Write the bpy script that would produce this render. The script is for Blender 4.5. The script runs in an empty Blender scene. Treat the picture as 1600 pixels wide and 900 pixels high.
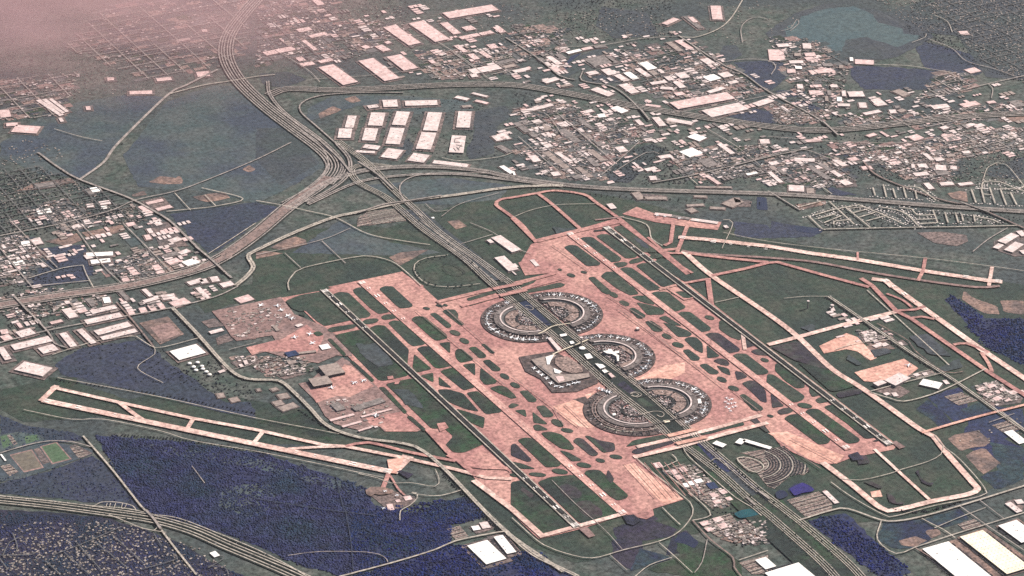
import bpy, bmesh, math, random
import numpy as np
from mathutils import Vector, Matrix
from mathutils.geometry import tessellate_polygon
R = math.radians
SC = bpy.context.scene
COL = SC.collection
random.seed(7)
RNG = np.random.default_rng(7)

# ------------------------------------------------------------------ camera
CAM = (-9950.41, -16817.68, 10507.13)
YAW, PITCH, ROLL, FOC = 0.501040917, 0.468111381, 0.0152481289, 4500.0
_f = Vector((math.sin(YAW)*math.cos(PITCH), math.cos(YAW)*math.cos(PITCH), -math.sin(PITCH)))
_r0 = Vector((math.cos(YAW), -math.sin(YAW), 0)); _u0 = _r0.cross(_f)
_r = _r0*math.cos(ROLL) + _u0*math.sin(ROLL)
_u = -_r0*math.sin(ROLL) + _u0*math.cos(ROLL)
cd = bpy.data.cameras.new('camera'); cam = bpy.data.objects.new('camera', cd); COL.objects.link(cam)
cd.sensor_width = 36; cd.lens = 36*FOC/1600; cd.clip_start = 10; cd.clip_end = 250000
m = Matrix((_r, _u, -_f)).transposed().to_4x4(); m.translation = CAM
cam.matrix_world = m; SC.camera = cam

# ------------------------------------------------------------------ light
SUN_EL, SUN_AZ = R(40), R(82)            # morning sun in the east
W = bpy.data.worlds.new('World'); SC.world = W; W.use_nodes = True
nt = W.node_tree
sky = nt.nodes.new('ShaderNodeTexSky'); sky.sky_type = 'NISHITA'; sky.sun_disc = False
sky.sun_elevation = SUN_EL; sky.sun_rotation = SUN_AZ; sky.air_density = 1.0; sky.dust_density = 2.0
bg = nt.nodes['Background']; bg.inputs[1].default_value = 0.07
nt.links.new(sky.outputs[0], bg.inputs[0])
sd = bpy.data.lights.new('sun', 'SUN'); sd.energy = 4.6; sd.angle = R(0.5); sd.color = (1, .95, .90)
so = bpy.data.objects.new('sun', sd); COL.objects.link(so)
sv = Vector((math.sin(SUN_AZ)*math.cos(SUN_EL), math.cos(SUN_AZ)*math.cos(SUN_EL), math.sin(SUN_EL)))
so.rotation_euler = sv.to_track_quat('Z', 'Y').to_euler(); so.location = (0, 0, 12000)
vs = SC.view_settings; vs.view_transform = 'Standard'; vs.look = 'None'; vs.gamma = 1; vs.exposure = 0.88
vs.use_curve_mapping = False
SC.render.engine = 'CYCLES'; SC.cycles.use_denoising = False
SC.cycles.max_bounces = 4; SC.cycles.diffuse_bounces = 2; SC.cycles.volume_bounces = 0
SC.cycles.use_adaptive_sampling = False
MIST = 2.6e-3; SC.cycles.volume_step_rate = .3
HAZE_DENSITY = 1.4e-6; HAZE_COLOR = (.9, .86, .88)

# ------------------------------------------------------------------ coordinates read off the photograph, put on the ground
CROP = {'F': (0, 0, 1.0), 'Z1': (730, 440, .15), 'Z2': (830, 510, .15), 'Z3': (910, 580, .15),
        'Z4': (1060, 680, .15), 'Z5': (310, 460, .15), 'Z6': (460, 540, .15)}
for i in range(4):
    for j, y in enumerate((0, 225)): CROP['A%d' % (i+1+4*j)] = (400*i, y, .25)
    for j, y in enumerate((450, 675)): CROP['B%d' % (i+1+4*j)] = (400*i, y, .25)
def px(crop, s):
    ox, oy, k = CROP[crop]
    v = [float(t) for t in s.replace(',', ' ').split()]
    return [(ox+v[i]*k, oy+v[i+1]*k) for i in range(0, len(v)-1, 2)]
def P(x, y, z=0.0):
    d = _f + _r*((x-800)/FOC) - _u*((y-450)/FOC)
    t = (z-CAM[2])/d.z
    return Vector((CAM[0]+d.x*t, CAM[1]+d.y*t, z))
def G(crop, s, z=0.0): return [P(x, y, z) for x, y in px(crop, s)]
def to_px(w):
    d = Vector(w) - Vector(CAM); D = d.dot(_f)
    return 800+FOC*d.dot(_r)/D, 450-FOC*d.dot(_u)/D

# ------------------------------------------------------------------ materials
def lin(c): return tuple((v/12.92 if v <= .04045 else ((v+.055)/1.055)**2.4) for v in c)
MATS = {}
def mat(name, c1, c2=None, size=150, c3=None, size3=900, fine=.35, fsize=14, rough=.9, island=0, spec=.2, streak=0):
    """base colours in linear albedo; patches of `size` metres, second patches of size3, fine mottling of fsize"""
    m = bpy.data.materials.new(name); m.use_nodes = True; t = m.node_tree; N = t.nodes; L = t.links
    b = N['Principled BSDF']; b.inputs['Roughness'].default_value = rough
    b.inputs['Specular IOR Level'].default_value = spec
    geo = N.new('ShaderNodeNewGeometry')
    def noise(sz, det, ro=.55):
        n = N.new('ShaderNodeTexNoise'); n.inputs['Scale'].default_value = 1.0/sz
        n.inputs['Detail'].default_value = det; n.inputs['Roughness'].default_value = ro
        L.new(geo.outputs['Position'], n.inputs['Vector']); return n.outputs['Fac']
    def mr(src, lo, hi, a, c):
        n = N.new('ShaderNodeMapRange'); n.inputs['From Min'].default_value = lo; n.inputs['From Max'].default_value = hi
        n.inputs['To Min'].default_value = a; n.inputs['To Max'].default_value = c; L.new(src, n.inputs['Value']); return n.outputs[0]
    def mix(fac, a, c, typ='MIX'):
        n = N.new('ShaderNodeMix'); n.data_type = 'RGBA'; n.blend_type = typ
        if isinstance(fac, float): n.inputs['Factor'].default_value = fac
        else: L.new(fac, n.inputs['Factor'])
        for k, v in ((6, a), (7, c)):
            if isinstance(v, tuple): n.inputs[k].default_value = (*v, 1)
            else: L.new(v, n.inputs[k])
        return n.outputs[2]
    out = c1
    if c2: out = mix(mr(noise(size, 5), .38, .62, 0, 1), c1, c2)
    if c3: out = mix(mr(noise(size3, 4), .45, .62, 0, 1), out, c3)
    if fine:
        f = mr(noise(fsize*2.2, 3, .75), .32, .68, max(.05, 1-fine*1.5), 1+fine*1.5)
        n = N.new('ShaderNodeMix'); n.data_type = 'RGBA'; n.blend_type = 'MULTIPLY'; n.inputs['Factor'].default_value = 1
        if isinstance(out, tuple): n.inputs[6].default_value = (*out, 1)
        else: L.new(out, n.inputs[6])
        L.new(f, n.inputs[7]); out = n.outputs[2]
    if streak:
        mp = N.new('ShaderNodeVectorMath'); mp.operation = 'MULTIPLY'; mp.inputs[1].default_value = (1/34, 1/600, 0)
        L.new(geo.outputs['Position'], mp.inputs[0]); n2 = N.new('ShaderNodeTexNoise'); n2.inputs['Scale'].default_value = 1; n2.inputs['Detail'].default_value = 4
        L.new(mp.outputs[0], n2.inputs['Vector']); f = mr(n2.outputs['Fac'], .34, .66, 1-streak, 1+streak)
        n = N.new('ShaderNodeMix'); n.data_type = 'RGBA'; n.blend_type = 'MULTIPLY'; n.inputs['Factor'].default_value = 1
        if isinstance(out, tuple): n.inputs[6].default_value = (*out, 1)
        else: L.new(out, n.inputs[6])
        L.new(f, n.inputs[7]); out = n.outputs[2]
    if island:
        f = mr(geo.outputs['Random Per Island'], 0, 1, 1-island, 1+island)
        n = N.new('ShaderNodeMix'); n.data_type = 'RGBA'; n.blend_type = 'MULTIPLY'; n.inputs['Factor'].default_value = 1
        if isinstance(out, tuple): n.inputs[6].default_value = (*out, 1)
        else: L.new(out, n.inputs[6])
        L.new(f, n.inputs[7]); out = n.outputs[2]
    if isinstance(out, tuple): b.inputs['Base Color'].default_value = (*out, 1)
    else: L.new(out, b.inputs['Base Color'])
    MATS[name] = m; return m
mat('ground', (0.0342, 0.0468, 0.03784), (0.0702, 0.0702, 0.05984), 180, (0.0324, 0.0396, 0.04048), 1100, .45, 20, streak=.08)  # paler than the near grass; distance haze is partly put into it
mat('grass', (0.0216, 0.0368, 0.02418), (0.0376, 0.0416, 0.03042), 140, (0.0176, 0.0272, 0.02262), 600, .34, 16, streak=.12)
mat('grass_vivid', (0.016, 0.0384, 0.0176), (0.0304, 0.0336, 0.024), 120, (0.0128, 0.0184, 0.0168), 500, .38, 16, streak=.12)
mat('grass_brown', (.036, .024, .028), (.032, .036, .029), 110, (.020, .016, .024), 400, .36, 16, streak=0.120)
mat('slate', (0.0289, 0.034, 0.0425), (0.0408, 0.0442, 0.0476), 180, (0.0323, 0.0408, 0.0408), 700, .32, 18, streak=0.100)  # lifted a little so the colour carries far haze
mat('slate_green', (.040, .056, .056), (.056, .064, .062), 240, (.034, .042, .056), 800, .3, 18, streak=0.088)  # far field colour, lightened: distance haze is put into it
mat('navy', (0.012, 0.015, 0.0468), (0.018, 0.02025, 0.0504), 120, (0.0135, 0.021, 0.0468), 600, .45, 18)
mat('navy_pale', (0.0204, 0.02465, 0.0456), (0.02805, 0.03145, 0.0475), 130, (0.0221, 0.0289, 0.0418), 600, .42, 16, streak=0.080)
mat('verge', (0.0096, 0.0144, 0.0128), (0.016, 0.0208, 0.0176), 90, None, 700, .3, 16)  # near-black verge; tree shade and edge outlines are put into the colour
mat('purple', (.018, .014, .028), (.026, .022, .032), 100, (.012, .014, .026), 400, .5, 16)
mat('teal', (.012, .026, .034), (.022, .036, .038), 110, (.010, .014, .036), 300, .5, 16)
mat('concrete', (0.3192, 0.1523, 0.132), (0.2408, 0.1142, 0.1012), 90, (0.3752, 0.1994, 0.1628), 550, .3, 14, streak=0.096)
mat('concrete_bright', (0.495, 0.2695, 0.2035), (0.385, 0.1958, 0.1518), 80, (0.561, 0.3355, 0.2585), 500, .26, 14, streak=0.072)
mat('concrete_pale', (0.516, 0.342, 0.282), (0.396, 0.252, 0.21), 70, (0.576, 0.42, 0.354), 350, .3, 14, streak=.1)
mat('concrete_mid', (0.392, 0.2072, 0.1736), (0.3136, 0.1568, 0.1344), 80, (0.448, 0.252, 0.2072), 400, .28, 14, streak=0.080)
mat('forecourt', (.155, .098, .088), (.07, .05, .048), 35, None, 300, .5, 10)
mat('concrete_dull', (.185, .112, .098), (.14, .09, .082), 90, (.22, .138, .12), 300, .34, 14, streak=0.080)
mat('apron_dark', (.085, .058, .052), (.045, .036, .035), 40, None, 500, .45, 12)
mat('runway', (.22, .17, .145), (.18, .14, .12), 90, None, 700, .25, 14)
mat('runway_dark', (.095, .088, .080), (.13, .115, .10), 90, None, 700, .3, 14)
mat('rubber', (.012, .012, .013), (.02, .02, .02), 60, None, 700, .3, 14)  # tyre rubber; also the painted dark of the underpass slivers
mat('road', (.20, .168, .148), (.26, .215, .188), 120, None, 700, .3, 14)
mat('road_pale', (0.2702, 0.23, 0.1898), (0.3335, 0.2818, 0.23), 120, None, 700, .3, 14)
mat('road_pink', (.185, .125, .107), (.15, .105, .092), 100, None, 700, .3, 14)
mat('road_grey', (.075, .072, .07), (.10, .094, .09), 120, None, 700, .3, 14)
mat('yard', (.10, .072, .065), (.15, .105, .092), 40, (.075, .062, .06), 240, .5, 12)
mat('lot', (.15, .105, .09), (.22, .15, .125), 35, None, 300, .6, 9)
mat('dirt', (.21, .13, .10), (.14, .092, .078), 80, (.085, .062, .056), 240, .4, 14)
mat('wall', (.22, .175, .16), (.18, .15, .14), 60, None, 1, .2, 12)
mat('wall_dark', (.06, .055, .06), None, fine=.25)
mat('roof_white', (.56, .455, .415), (.44, .345, .31), 40, None, 1, .16, 11, .6)
mat('roof_bright', (.74, .69, .63), (.64, .585, .52), 60, None, 1, .14, 12, .6)
mat('roof_pink', (.54, .385, .35), (.44, .30, .27), 50, None, 1, .2, 12, .7)
mat('roof_cream', (.74, .63, .46), (.68, .57, .42), 60, None, 1, .12, 14, .7)
mat('roof_grey', (.17, .138, .125), (.13, .11, .10), 45, None, 1, .35, 12, .8)
mat('roof_dark', (.125, .098, .088), (.085, .068, .062), 30, None, 1, .4, 10, .8)
mat('roof_tan', (.25, .19, .16), (.20, .155, .135), 50, None, 1, .25, 12, .8)
mat('roof_blue', (.018, .028, .065), None, fine=.3)
mat('roof_house', (.13, .108, .095), (.23, .19, .16), 25, None, 1, .3, 9, .8, island=.6)
mat('roof_house_pale', (.36, .31, .275), (.46, .40, .36), 25, None, 1, .3, 9, .8, island=.4)
mat('skylight', (.12, .10, .09), None, fine=0)
mat('glass', (.02, .03, .04), None, fine=0, rough=.15, spec=.5)
mat('marking', (.74, .66, .60), None, fine=.2)
mat('plane_white', (.80, .78, .76), None, fine=0, rough=.4)
mat('plane_tail', (.25, .25, .30), None, fine=0, rough=.4)
mat('bark', (.06, .045, .035), None, fine=.2)
mat('leaf', (.014, .021, .018), (.024, .032, .026), 30, None, 1, .4, 6, island=.4)
mat('leaf_navy', (0.0144, 0.01728, 0.05808), (0.02592, 0.0288, 0.06864), 150, (0.01296, 0.02592, 0.04576), 500, .4, 30, island=.14)
mat('leaf_dark', (.003, .005, .009), (.006, .008, .012), 60, None, 500, .4, 14, island=.4)  # blacker than leaf: tree shade along the parkway is put into the colour
mat('turf', (.05, .085, .045), (.065, .095, .055), 60, None, 500, .2, 14)
mat('turf_tan', (.12, .10, .075), (.10, .085, .07), 60, None, 500, .2, 14)
mat('pond_purple', (.016, .010, .085), (.022, .014, .10), 60, None, 500, .2, 14, .4)
mat('pond_teal', (.005, .045, .055), (.008, .055, .06), 60, None, 500, .2, 14, .4)
mat('leaf_blue', (0.0024, 0.0048, 0.045), (0.0064, 0.0128, 0.0765), 90, (0.0024, 0.0128, 0.0504), 350, .5, 22, island=.45)
mat('leaf_slate', (.008, .011, .017), (.017, .021, .024), 120, None, 500, .4, 8, island=.6)
mat('car_paint', (.25, .23, .22), None, fine=0, rough=.4, island=.9)
mat('water', (0.04048, 0.0616, 0.06478), (0.04928, 0.0704, 0.07052), 160, (0.04048, 0.06512, 0.07052), 700, .25, 22, .7, spec=.15)
mat('pond', (.008, .008, .026), (.010, .013, .028), 90, None, 500, .2, 20, .3, spec=.4)

# ------------------------------------------------------------------ helpers
def link(name, me, m, parent=None):
    o = bpy.data.objects.new(name, me); COL.objects.link(o)
    for x in (m if isinstance(m, (list, tuple)) else [m]): me.materials.append(MATS[x])
    if parent: o.parent = parent
    return o
def mesh(name, verts, faces, m, parent=None, mi=None):
    me = bpy.data.meshes.new(name); me.from_pydata([tuple(v) for v in verts], [], faces)
    if mi: me.polygons.foreach_set('material_index', mi)
    me.update()
    return link(name, me, m, parent)
def tag(o, label=None, cat=None, group=None, kind=None):
    for k, v in (('label', label), ('category', cat), ('group', group), ('kind', kind)):
        if v: o[k] = v
    return o
def empty(name, loc, rz=0):
    o = bpy.data.objects.new(name, None); o.location = loc; o.rotation_euler = (0, 0, rz); COL.objects.link(o)
    return o
LEVEL = {'field': 1.0, 'yard': 2.5, 'apron': 4.5, 'grass': 6.5, 'strip': 9.5, 'road': 11.5, 'mark': 15.0}
CNT = {k: 0 for k in LEVEL}
def zof(level):
    CNT[level] += 1
    return LEVEL[level] + (.005 if level == 'yard' else .012)*CNT[level]
def chaikin(pts, n=2):
    for _ in range(n):
        q = []
        for i in range(len(pts)):
            a, b = pts[i], pts[(i+1) % len(pts)]
            q += [a*.75+b*.25, a*.25+b*.75]
        pts = q
    return pts
def grown(pts, d):
    q = ccw(pts); n = len(q); o = []
    for i in range(n):
        a, p, b = q[i-1], q[i], q[(i+1) % n]
        e, f = (p-a).normalized(), (b-p).normalized(); t = Vector((e.y+f.y, -e.x-f.x, 0))
        o.append(p+(t.normalized()*d if t.length > .1 else Vector()))
    return o
def rounded(pts, r=24.0):
    q = []; n = len(pts)
    for i in range(n):
        p, a, b = pts[i], pts[i-1], pts[(i+1) % n]
        da, db = (a-p), (b-p)
        if da.length < 1 or db.length < 1: continue
        u = p+da.normalized()*min(r, da.length*.42); w = p+db.normalized()*min(r, db.length*.42)
        q += [u.lerp(p, t).lerp(p.lerp(w, t), t) for t in (0, .33, .67, 1)]
    return q
def ragged(pts, amp=9.0, step=55.0):
    q = []; n = len(pts)
    for i in range(n):
        a, b = pts[i], pts[(i+1) % n]; k = max(1, min(14, int((b-a).length/step)))
        am = min(amp, (b-a).length*.08)
        for j in range(k):
            p = a.lerp(b, j/k); q.append(p+Vector((random.gauss(0, am), random.gauss(0, am), 0)))
    return q
def sheet(name, pts, m, level='field', label=None, smooth=0, kind='structure', z=None):
    if smooth == 1: pts = rounded(pts)
    elif smooth == 3: pts = ragged(rounded(pts, 22), 7)
    elif smooth: pts = chaikin(pts, smooth)
    z = zof(level) if z is None else z
    vs_ = [(p.x, p.y, z) for p in pts]
    tris = [tuple(t) for t in tessellate_polygon([[Vector(v) for v in vs_]])]
    fs = []
    for a, b, c in tris:
        va, vb, vc = Vector(vs_[a]), Vector(vs_[b]), Vector(vs_[c])
        fs.append((a, b, c) if (vb-va).cross(vc-va).z > 0 else (a, c, b))
    o = mesh(name, vs_, fs, m)
    return tag(o, label, None, None, kind)
def spline(pts, step=60.0):
    if len(pts) < 3: return pts
    out = []
    ext = [pts[0]*2-pts[1]] + pts + [pts[-1]*2-pts[-2]]
    for i in range(1, len(ext)-2):
        p0, p1, p2, p3 = ext[i-1], ext[i], ext[i+1], ext[i+2]
        n = max(2, min(24, int((p2-p1).length/step)))
        for k in range(n):
            t = k/n
            out.append(.5*((2*p1)+(p2-p0)*t+(2*p0-5*p1+4*p2-p3)*t*t+(3*p1-p0-3*p2+p3)*t**3))
    out.append(pts[-1]); return out
def offset_line(pts, d):
    out = []
    for i, p in enumerate(pts):
        a = pts[max(0, i-1)]; b = pts[min(len(pts)-1, i+1)]
        t = b-a; t.z = 0
        if t.length < 1e-6: t = Vector((1, 0, 0))
        t.normalize(); out.append(p + Vector((t.y, -t.x, 0))*d)
    return out
def strip_geo(pts, w, z):
    a, b = offset_line(pts, w/2), offset_line(pts, -w/2)
    v = []
    for i in range(len(pts)): v += [(a[i].x, a[i].y, z), (b[i].x, b[i].y, z)]
    f = [(2*i, 2*i+2, 2*i+3, 2*i+1) for i in range(len(pts)-1)]
    return v, f
def strip(name, pts, w, m, level='road', label=None, curve=True, offs=(0,)):
    """a road or taxiway: several carriageways run side by side at the given offsets"""
    base = spline(pts) if curve else pts
    z = zof(level); V, F = [], []
    for d in offs:
        v, f = strip_geo(offset_line(base, d) if d else base, w, z)
        n = len(V); V += v; F += [tuple(i+n for i in q) for q in f]
    return tag(mesh(name, V, F, m), label, None, None, 'structure')
class MB:
    """collects boxes into one mesh"""
    def __init__(s): s.v, s.f, s.mi = [], [], []
    def prism(s, poly, z0, z1, top=True, sides=True, mi=0, mt=0):
        n = len(s.v); k = len(poly)
        s.v += [(p[0], p[1], z0) for p in poly] + [(p[0], p[1], z1) for p in poly]
        if sides:
            for i in range(k):
                j = (i+1) % k; s.f.append((n+i, n+j, n+k+j, n+k+i)); s.mi.append(mi)
        if top: s.f.append(tuple(n+k+i for i in range(k))); s.mi.append(mt)
    def box(s, cx, cy, z0, lx, ly, lz, a=0, mi=0, mt=None):
        c, q = math.cos(a), math.sin(a)
        poly = [(cx+x*c-y*q, cy+x*q+y*c) for x, y in ((-lx/2, -ly/2), (lx/2, -ly/2), (lx/2, ly/2), (-lx/2, ly/2))]
        s.prism(poly, z0, z0+lz, mi=mi, mt=mi if mt is None else mt)
    def build(s, name, m, parent=None): return mesh(name, s.v, s.f, m, parent, s.mi if any(s.mi) else None)
def ordn(i, n):
    if n == 1: return 'the only one'
    if i == 0: return 'leftmost'
    if i == n-1: return 'rightmost'
    names = 'second third fourth fifth sixth seventh eighth ninth tenth eleventh twelfth thirteenth fourteenth fifteenth sixteenth seventeenth eighteenth nineteenth twentieth twenty-first twenty-second twenty-third twenty-fourth'.split()
    if i <= n//2 or n <= 6: return names[i-1] + ' from left'
    return names[n-2-i] + ' from right'
def ccw(poly):
    a = sum(poly[i].x*poly[(i+1) % len(poly)].y-poly[(i+1) % len(poly)].x*poly[i].y for i in range(len(poly)))
    return poly if a > 0 else poly[::-1]
def inside(p, poly):
    c = False; n = len(poly)
    for i in range(n):
        a, b = poly[i], poly[(i+1) % n]
        if (a.y > p[1]) != (b.y > p[1]) and p[0] < (b.x-a.x)*(p[1]-a.y)/(b.y-a.y)+a.x: c = not c
    return c
def sample(poly, n):
    xs = [p.x for p in poly]; ys = [p.y for p in poly]; out = []
    g = 0
    while len(out) < n and g < n*40:
        g += 1
        p = (random.uniform(min(xs), max(xs)), random.uniform(min(ys), max(ys)))
        if inside(p, poly): out.append(p)
    return out

# ------------------------------------------------------------------ the land
mesh('ground', [(-45000, -45000, 0), (45000, -45000, 0), (45000, 45000, 0), (-45000, 45000, 0)], [(0, 1, 2, 3)], 'ground')['kind'] = 'structure'
def fields(m, name, data, smooth=3):
    for crop, s in data: sheet(name, G(crop, s), m, 'field', smooth=3)
# broad airport grass
fields('grass', 'airport_grass', [
 ('F', '640,345 770,300 870,290 1010,318 1200,372 1600,445 1700,560 1700,700 1440,810 1100,830 900,880 820,850 700,740 560,700 380,690 150,650 40,660 0,640 0,610 90,590 300,610 480,640 560,690 640,640 480,480 380,470 320,490 300,460 420,440 460,400'),
 ('F', '390,400 480,360 560,350 690,370 770,430 640,420 540,440 400,470')])
fields('grass', 'field', [('F', '1100,440 1215,418 1350,455 1390,488 1250,522'), ('F', '1070,390 1290,432 1200,412')])
fields('slate_green', 'field', [
 ('F', '192,243 262,158 330,134 368,134 430,190 482,228 512,258 440,300 400,318 330,300 215,292'),
 ('F', '60,185 120,160 200,148 258,152 185,225 130,278 60,272 0,245 0,225'),
 ('F', '640,150 735,158 740,172 640,180 560,165 480,190 480,170 520,150'),
 ('F', '570,290 700,278 800,290 780,312 700,320 640,318'),
 ('F', '455,395 530,345 600,375 690,395 640,400 560,398')])
fields('slate', 'field', [
 ('F', '400,200 440,200 480,230 500,255 440,290 400,250'), ('F', '100,590 250,565 300,600 200,625'),
 ('F', '405,115 450,112 480,125 440,138 410,132'),
 ('F', '735,175 790,165 800,180 775,200 772,240 735,250 728,240 742,205'),
 ('F', '880,110 905,88 940,75 960,78 905,98 905,112 880,125'), ('F', '912,112 960,118 975,130 915,128'),
 ('F', '940,10 1010,20 1030,55 960,60 930,40'), ('F', '1130,72 1150,70 1160,85 1140,100 1120,90'),
 ('F', '940,260 960,250 985,235 1020,225 1040,235 1010,260 985,285 955,285'),
 ('F', '620,225 640,215 650,235 625,250'), ('F', '1545,262 1600,245 1600,280 1540,275')])
fields('navy_pale', 'field', [
 ('F', '62,388 130,382 137,402 150,430 50,432 28,425 60,402'), ('F', '22,432 130,418 140,440 45,450'),
 ('F', '265,335 335,325 400,316 442,326 400,348 345,390 325,396 300,372'),  # dark woods and cloud shadow, both put into the navy ground colour
 ('F', '85,570 125,545 225,530 243,548 268,570 300,590 322,608 350,628 392,628 400,655 330,640 230,615 95,585'),
 ('F', '0,755 70,738 145,712 190,745 222,796 100,780 0,772'),
 ('F', '0,648 40,665 110,675 135,687 80,692 0,706'),
 ('F', '1145,97 1200,95 1230,112 1205,140 1185,138'), ('F', '1330,105 1360,103 1440,108 1480,116 1455,140 1350,140 1330,120'),
 ('F', '1200,95 1225,98 1230,120 1205,142 1195,120'), ('F', '1210,142 1260,140 1258,152 1225,152'),
 ('F', '1240,160 1260,156 1292,177 1275,183'), ('F', '1445,65 1520,85 1560,105 1500,125 1445,105 1430,75'),
 ('F', '1310,225 1335,225 1340,240 1320,245'), ('F', '1205,345 1240,352 1285,362 1270,370 1205,373'),
 ('F', '1145,345 1200,352 1210,373 1150,370'), ('F', '1130,180 1180,170 1240,182 1230,195 1160,188'),
 ('F', '1440,185 1520,180 1520,190 1440,195'), ('F', '1290,290 1340,305 1300,305')], 1)
fields('navy', 'wooded_land', [
 ('F', '150,680 300,692 420,712 520,745 575,765 585,790 640,802 665,800 672,790 730,775 762,806 702,820 702,845 688,860 540,898 480,888 400,852 340,830 300,820 240,808 190,750'),
 ('F', '545,903 620,880 700,852 740,852 760,872 790,882 822,864 862,897 880,905'),
 ('F', '1475,468 1490,462 1540,498 1600,498 1640,560 1600,570 1545,545 1510,505'),
 ('F', '1449,621 1502,604 1518,652 1492,659'), ('F', '1518,640 1560,635 1600,640 1600,670 1560,690 1500,700'),
 ('F', '1262,815 1300,805 1322,802 1340,820 1372,850 1400,875 1425,895 1380,905 1345,880'),
 ('F', '800,866 830,860 880,890 900,905 830,905'), ('F', '1490,690 1535,672 1600,700 1600,735')], 1)
fields('slate_green', 'rough_grass', [('F', '200,692 300,700 420,720 520,748 575,768 540,775 480,752 380,728 260,710'), ('F', '350,760 420,755 440,790 390,810 340,790')])
fields('purple', 'ploughed_field', [
 ('F', '955,845 1005,832 1005,862 985,890 960,875'), ('F', '1050,838 1072,828 1092,850 1075,862 1040,868'),
 ('F', '875,758 895,752 915,770 912,785 890,782 875,775'), ('F', '900,790 930,785 942,805 925,815 905,805'),
 ('F', '957,825 1010,810 1060,828 1050,838 1010,845 965,845'), ('F', '975,805 1015,800 1030,812 985,818')], 1)
fields('purple', 'suburb_ground', [('F', '-10,795 90,802 160,808 230,828 280,848 330,878 390,905 -10,905')])
fields('slate', 'suburb_ground', [('F', '1440,-30 1640,-30 1640,130 1540,120 1500,60'), ('F', '1380,20 1450,0 1520,60 1440,50')])
fields('teal', 'meadow', [
 ('F', '1430,640 1450,624 1490,662 1470,668'), ('F', '1500,640 1545,622 1558,645 1515,655'),
 ('F', '1380,816 1440,812 1470,830 1440,855 1400,858 1372,845'), ('F', '1440,812 1500,795 1515,812 1475,825'),
 ('F', '1545,690 1600,700 1600,750 1560,765 1530,745 1560,735'), ('F', '1000,855 1040,868 1050,873 1010,885 985,893')], 1)
fields('grass_vivid', 'meadow', [
 ('F', '400,660 440,670 520,690 480,640 440,650'), ('F', '60,692 90,690 105,708 75,718'), ('F', '0,690 10,684 18,700 5,702'),
 ('F', '75,590 120,590 115,605 90,602'), ('F', '1205,785 1222,780 1290,862 1275,870 1240,850'),
 ('F', '1055,835 1130,860 1160,880 1160,905 1100,905 1010,890 1060,870')], 1)
fields('dirt', 'bare_ground', [
 ('F', '300,308 350,300 360,310 325,316'), ('F', '432,165 462,140 500,172 425,190') if 0 else ('F', '497,178 520,166 535,172 500,186'),
 ('F', '537,155 553,150 565,158 550,161'), ('F', '20,300 60,285 110,278 120,285 60,295'),
 ('F', '1505,455 1520,465 1560,480 1562,492 1540,490 1520,480 1503,468'), ('F', '1562,470 1600,470 1600,492 1570,488'),
 ('F', '1480,685 1530,672 1548,690 1540,697 1500,705'), ('F', '1508,712 1535,700 1565,725 1535,742'),
 ('F', '1403,845 1430,838 1450,845 1430,855 1410,853'), ('F', '1445,830 1465,826 1472,835 1455,842'),
 ('F', '232,285 250,275 285,280 285,287 260,288'), ('F', '265,282 280,275 287,284 272,287'), ('F', '378,265 390,258 400,265 390,270'),
 ('F', '265,187 285,183 270,195') if 0 else ('F', '205,305 225,298 230,305 210,308'),
 ('F', '1480,345 1500,352 1512,362 1500,385 1430,365 1435,358') if 0 else ('F', '1545,175 1600,178 1600,190 1560,190')], 1)
sheet('lake_shore', G('F', '1195,52 1240,22 1290,6 1345,2 1395,28 1440,40 1460,58 1430,74 1400,90 1330,98 1280,104 1255,82 1215,72'), 'slate', 'field', smooth=3)
sheet('lake', G('F', '1225,45 1248,32 1252,26 1290,14 1335,10 1362,22 1372,36 1408,44 1412,53 1440,56 1432,62 1402,74 1372,64 1350,60 1322,62 1316,76 1312,89 1290,95 1283,84 1268,70 1248,60 1230,58'), 'water', 'field', smooth=3)
for s in ('1306,90 1318,80 1345,86 1378,88 1375,92 1330,92', '1325,62 1355,58 1392,72 1372,74 1350,74'):
    sheet('lake_shore', G('F', s), 'slate', 'field', smooth=3)
for crop, s in (('B8', '120,360 170,320 270,335 290,370 240,380 180,410 140,395'), ('B8', '330,745 390,760 430,790 475,830 460,850 400,830 340,780'),
                ('A3', '310,440 370,350 440,330 360,390 330,460'), ('B7', '1010,690 1030,650 1080,620 1170,690 1140,730 1080,700'),
                ('A7', '1530,330 1590,335 1600,415 1530,410'), ('F', '1240,352 1290,358 1280,366 1245,362')):
    sheet('pond', G(crop, s), 'pond', 'field', smooth=1)
sheet('pond', G('Z4', '1150,570 1230,530 1290,500 1350,530 1420,575 1390,600 1290,610 1210,645'), 'pond_purple', 'strip', smooth=1)
sheet('pond', G('Z4', '570,830 660,790 760,775 850,830 800,850 640,880'), 'pond_teal', 'strip', smooth=1)
sheet('pond', G('Z4', '1005,610 1060,580 1110,590 1150,640 1060,680 1020,660'), 'pond', 'strip', smooth=1)

# ------------------------------------------------------------------ airfield pavement
sheet('apron', G('F', '400,473 507,454 560,440 628,425 662,450 684,470 770,449 862,427 820,431 815,408 830,382 905,361 944,350 958,354 1075,445 1200,543 1300,619 1402,696 1396,703 1330,716 1310,724 1284,728 1222,700 1195,666 1068,698 995,716 1069,781 1020,796 1022,806 1010,812 990,808 975,806 905,828 842,843 834,836 752,757 700,712 663,672 585,601 505,516 462,474 430,470'), 'concrete', 'apron')
CARGO = [('Z5', '140,180 860,30 1000,210 1310,340 1440,430 1600,600 1600,650 1440,640 1250,720 1060,690 900,660 700,600 560,640 500,560 800,480 770,430 400,490 340,440 270,330'),
 ('Z6', '40,400 150,380 240,300 500,130 590,180 860,430 1170,720 1330,880 1280,900 940,900 880,840 660,880 560,860 420,820 320,740 240,600')]
for c, s in CARGO: sheet('cargo_apron', G(c, s), 'concrete_dull', 'apron')
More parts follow.
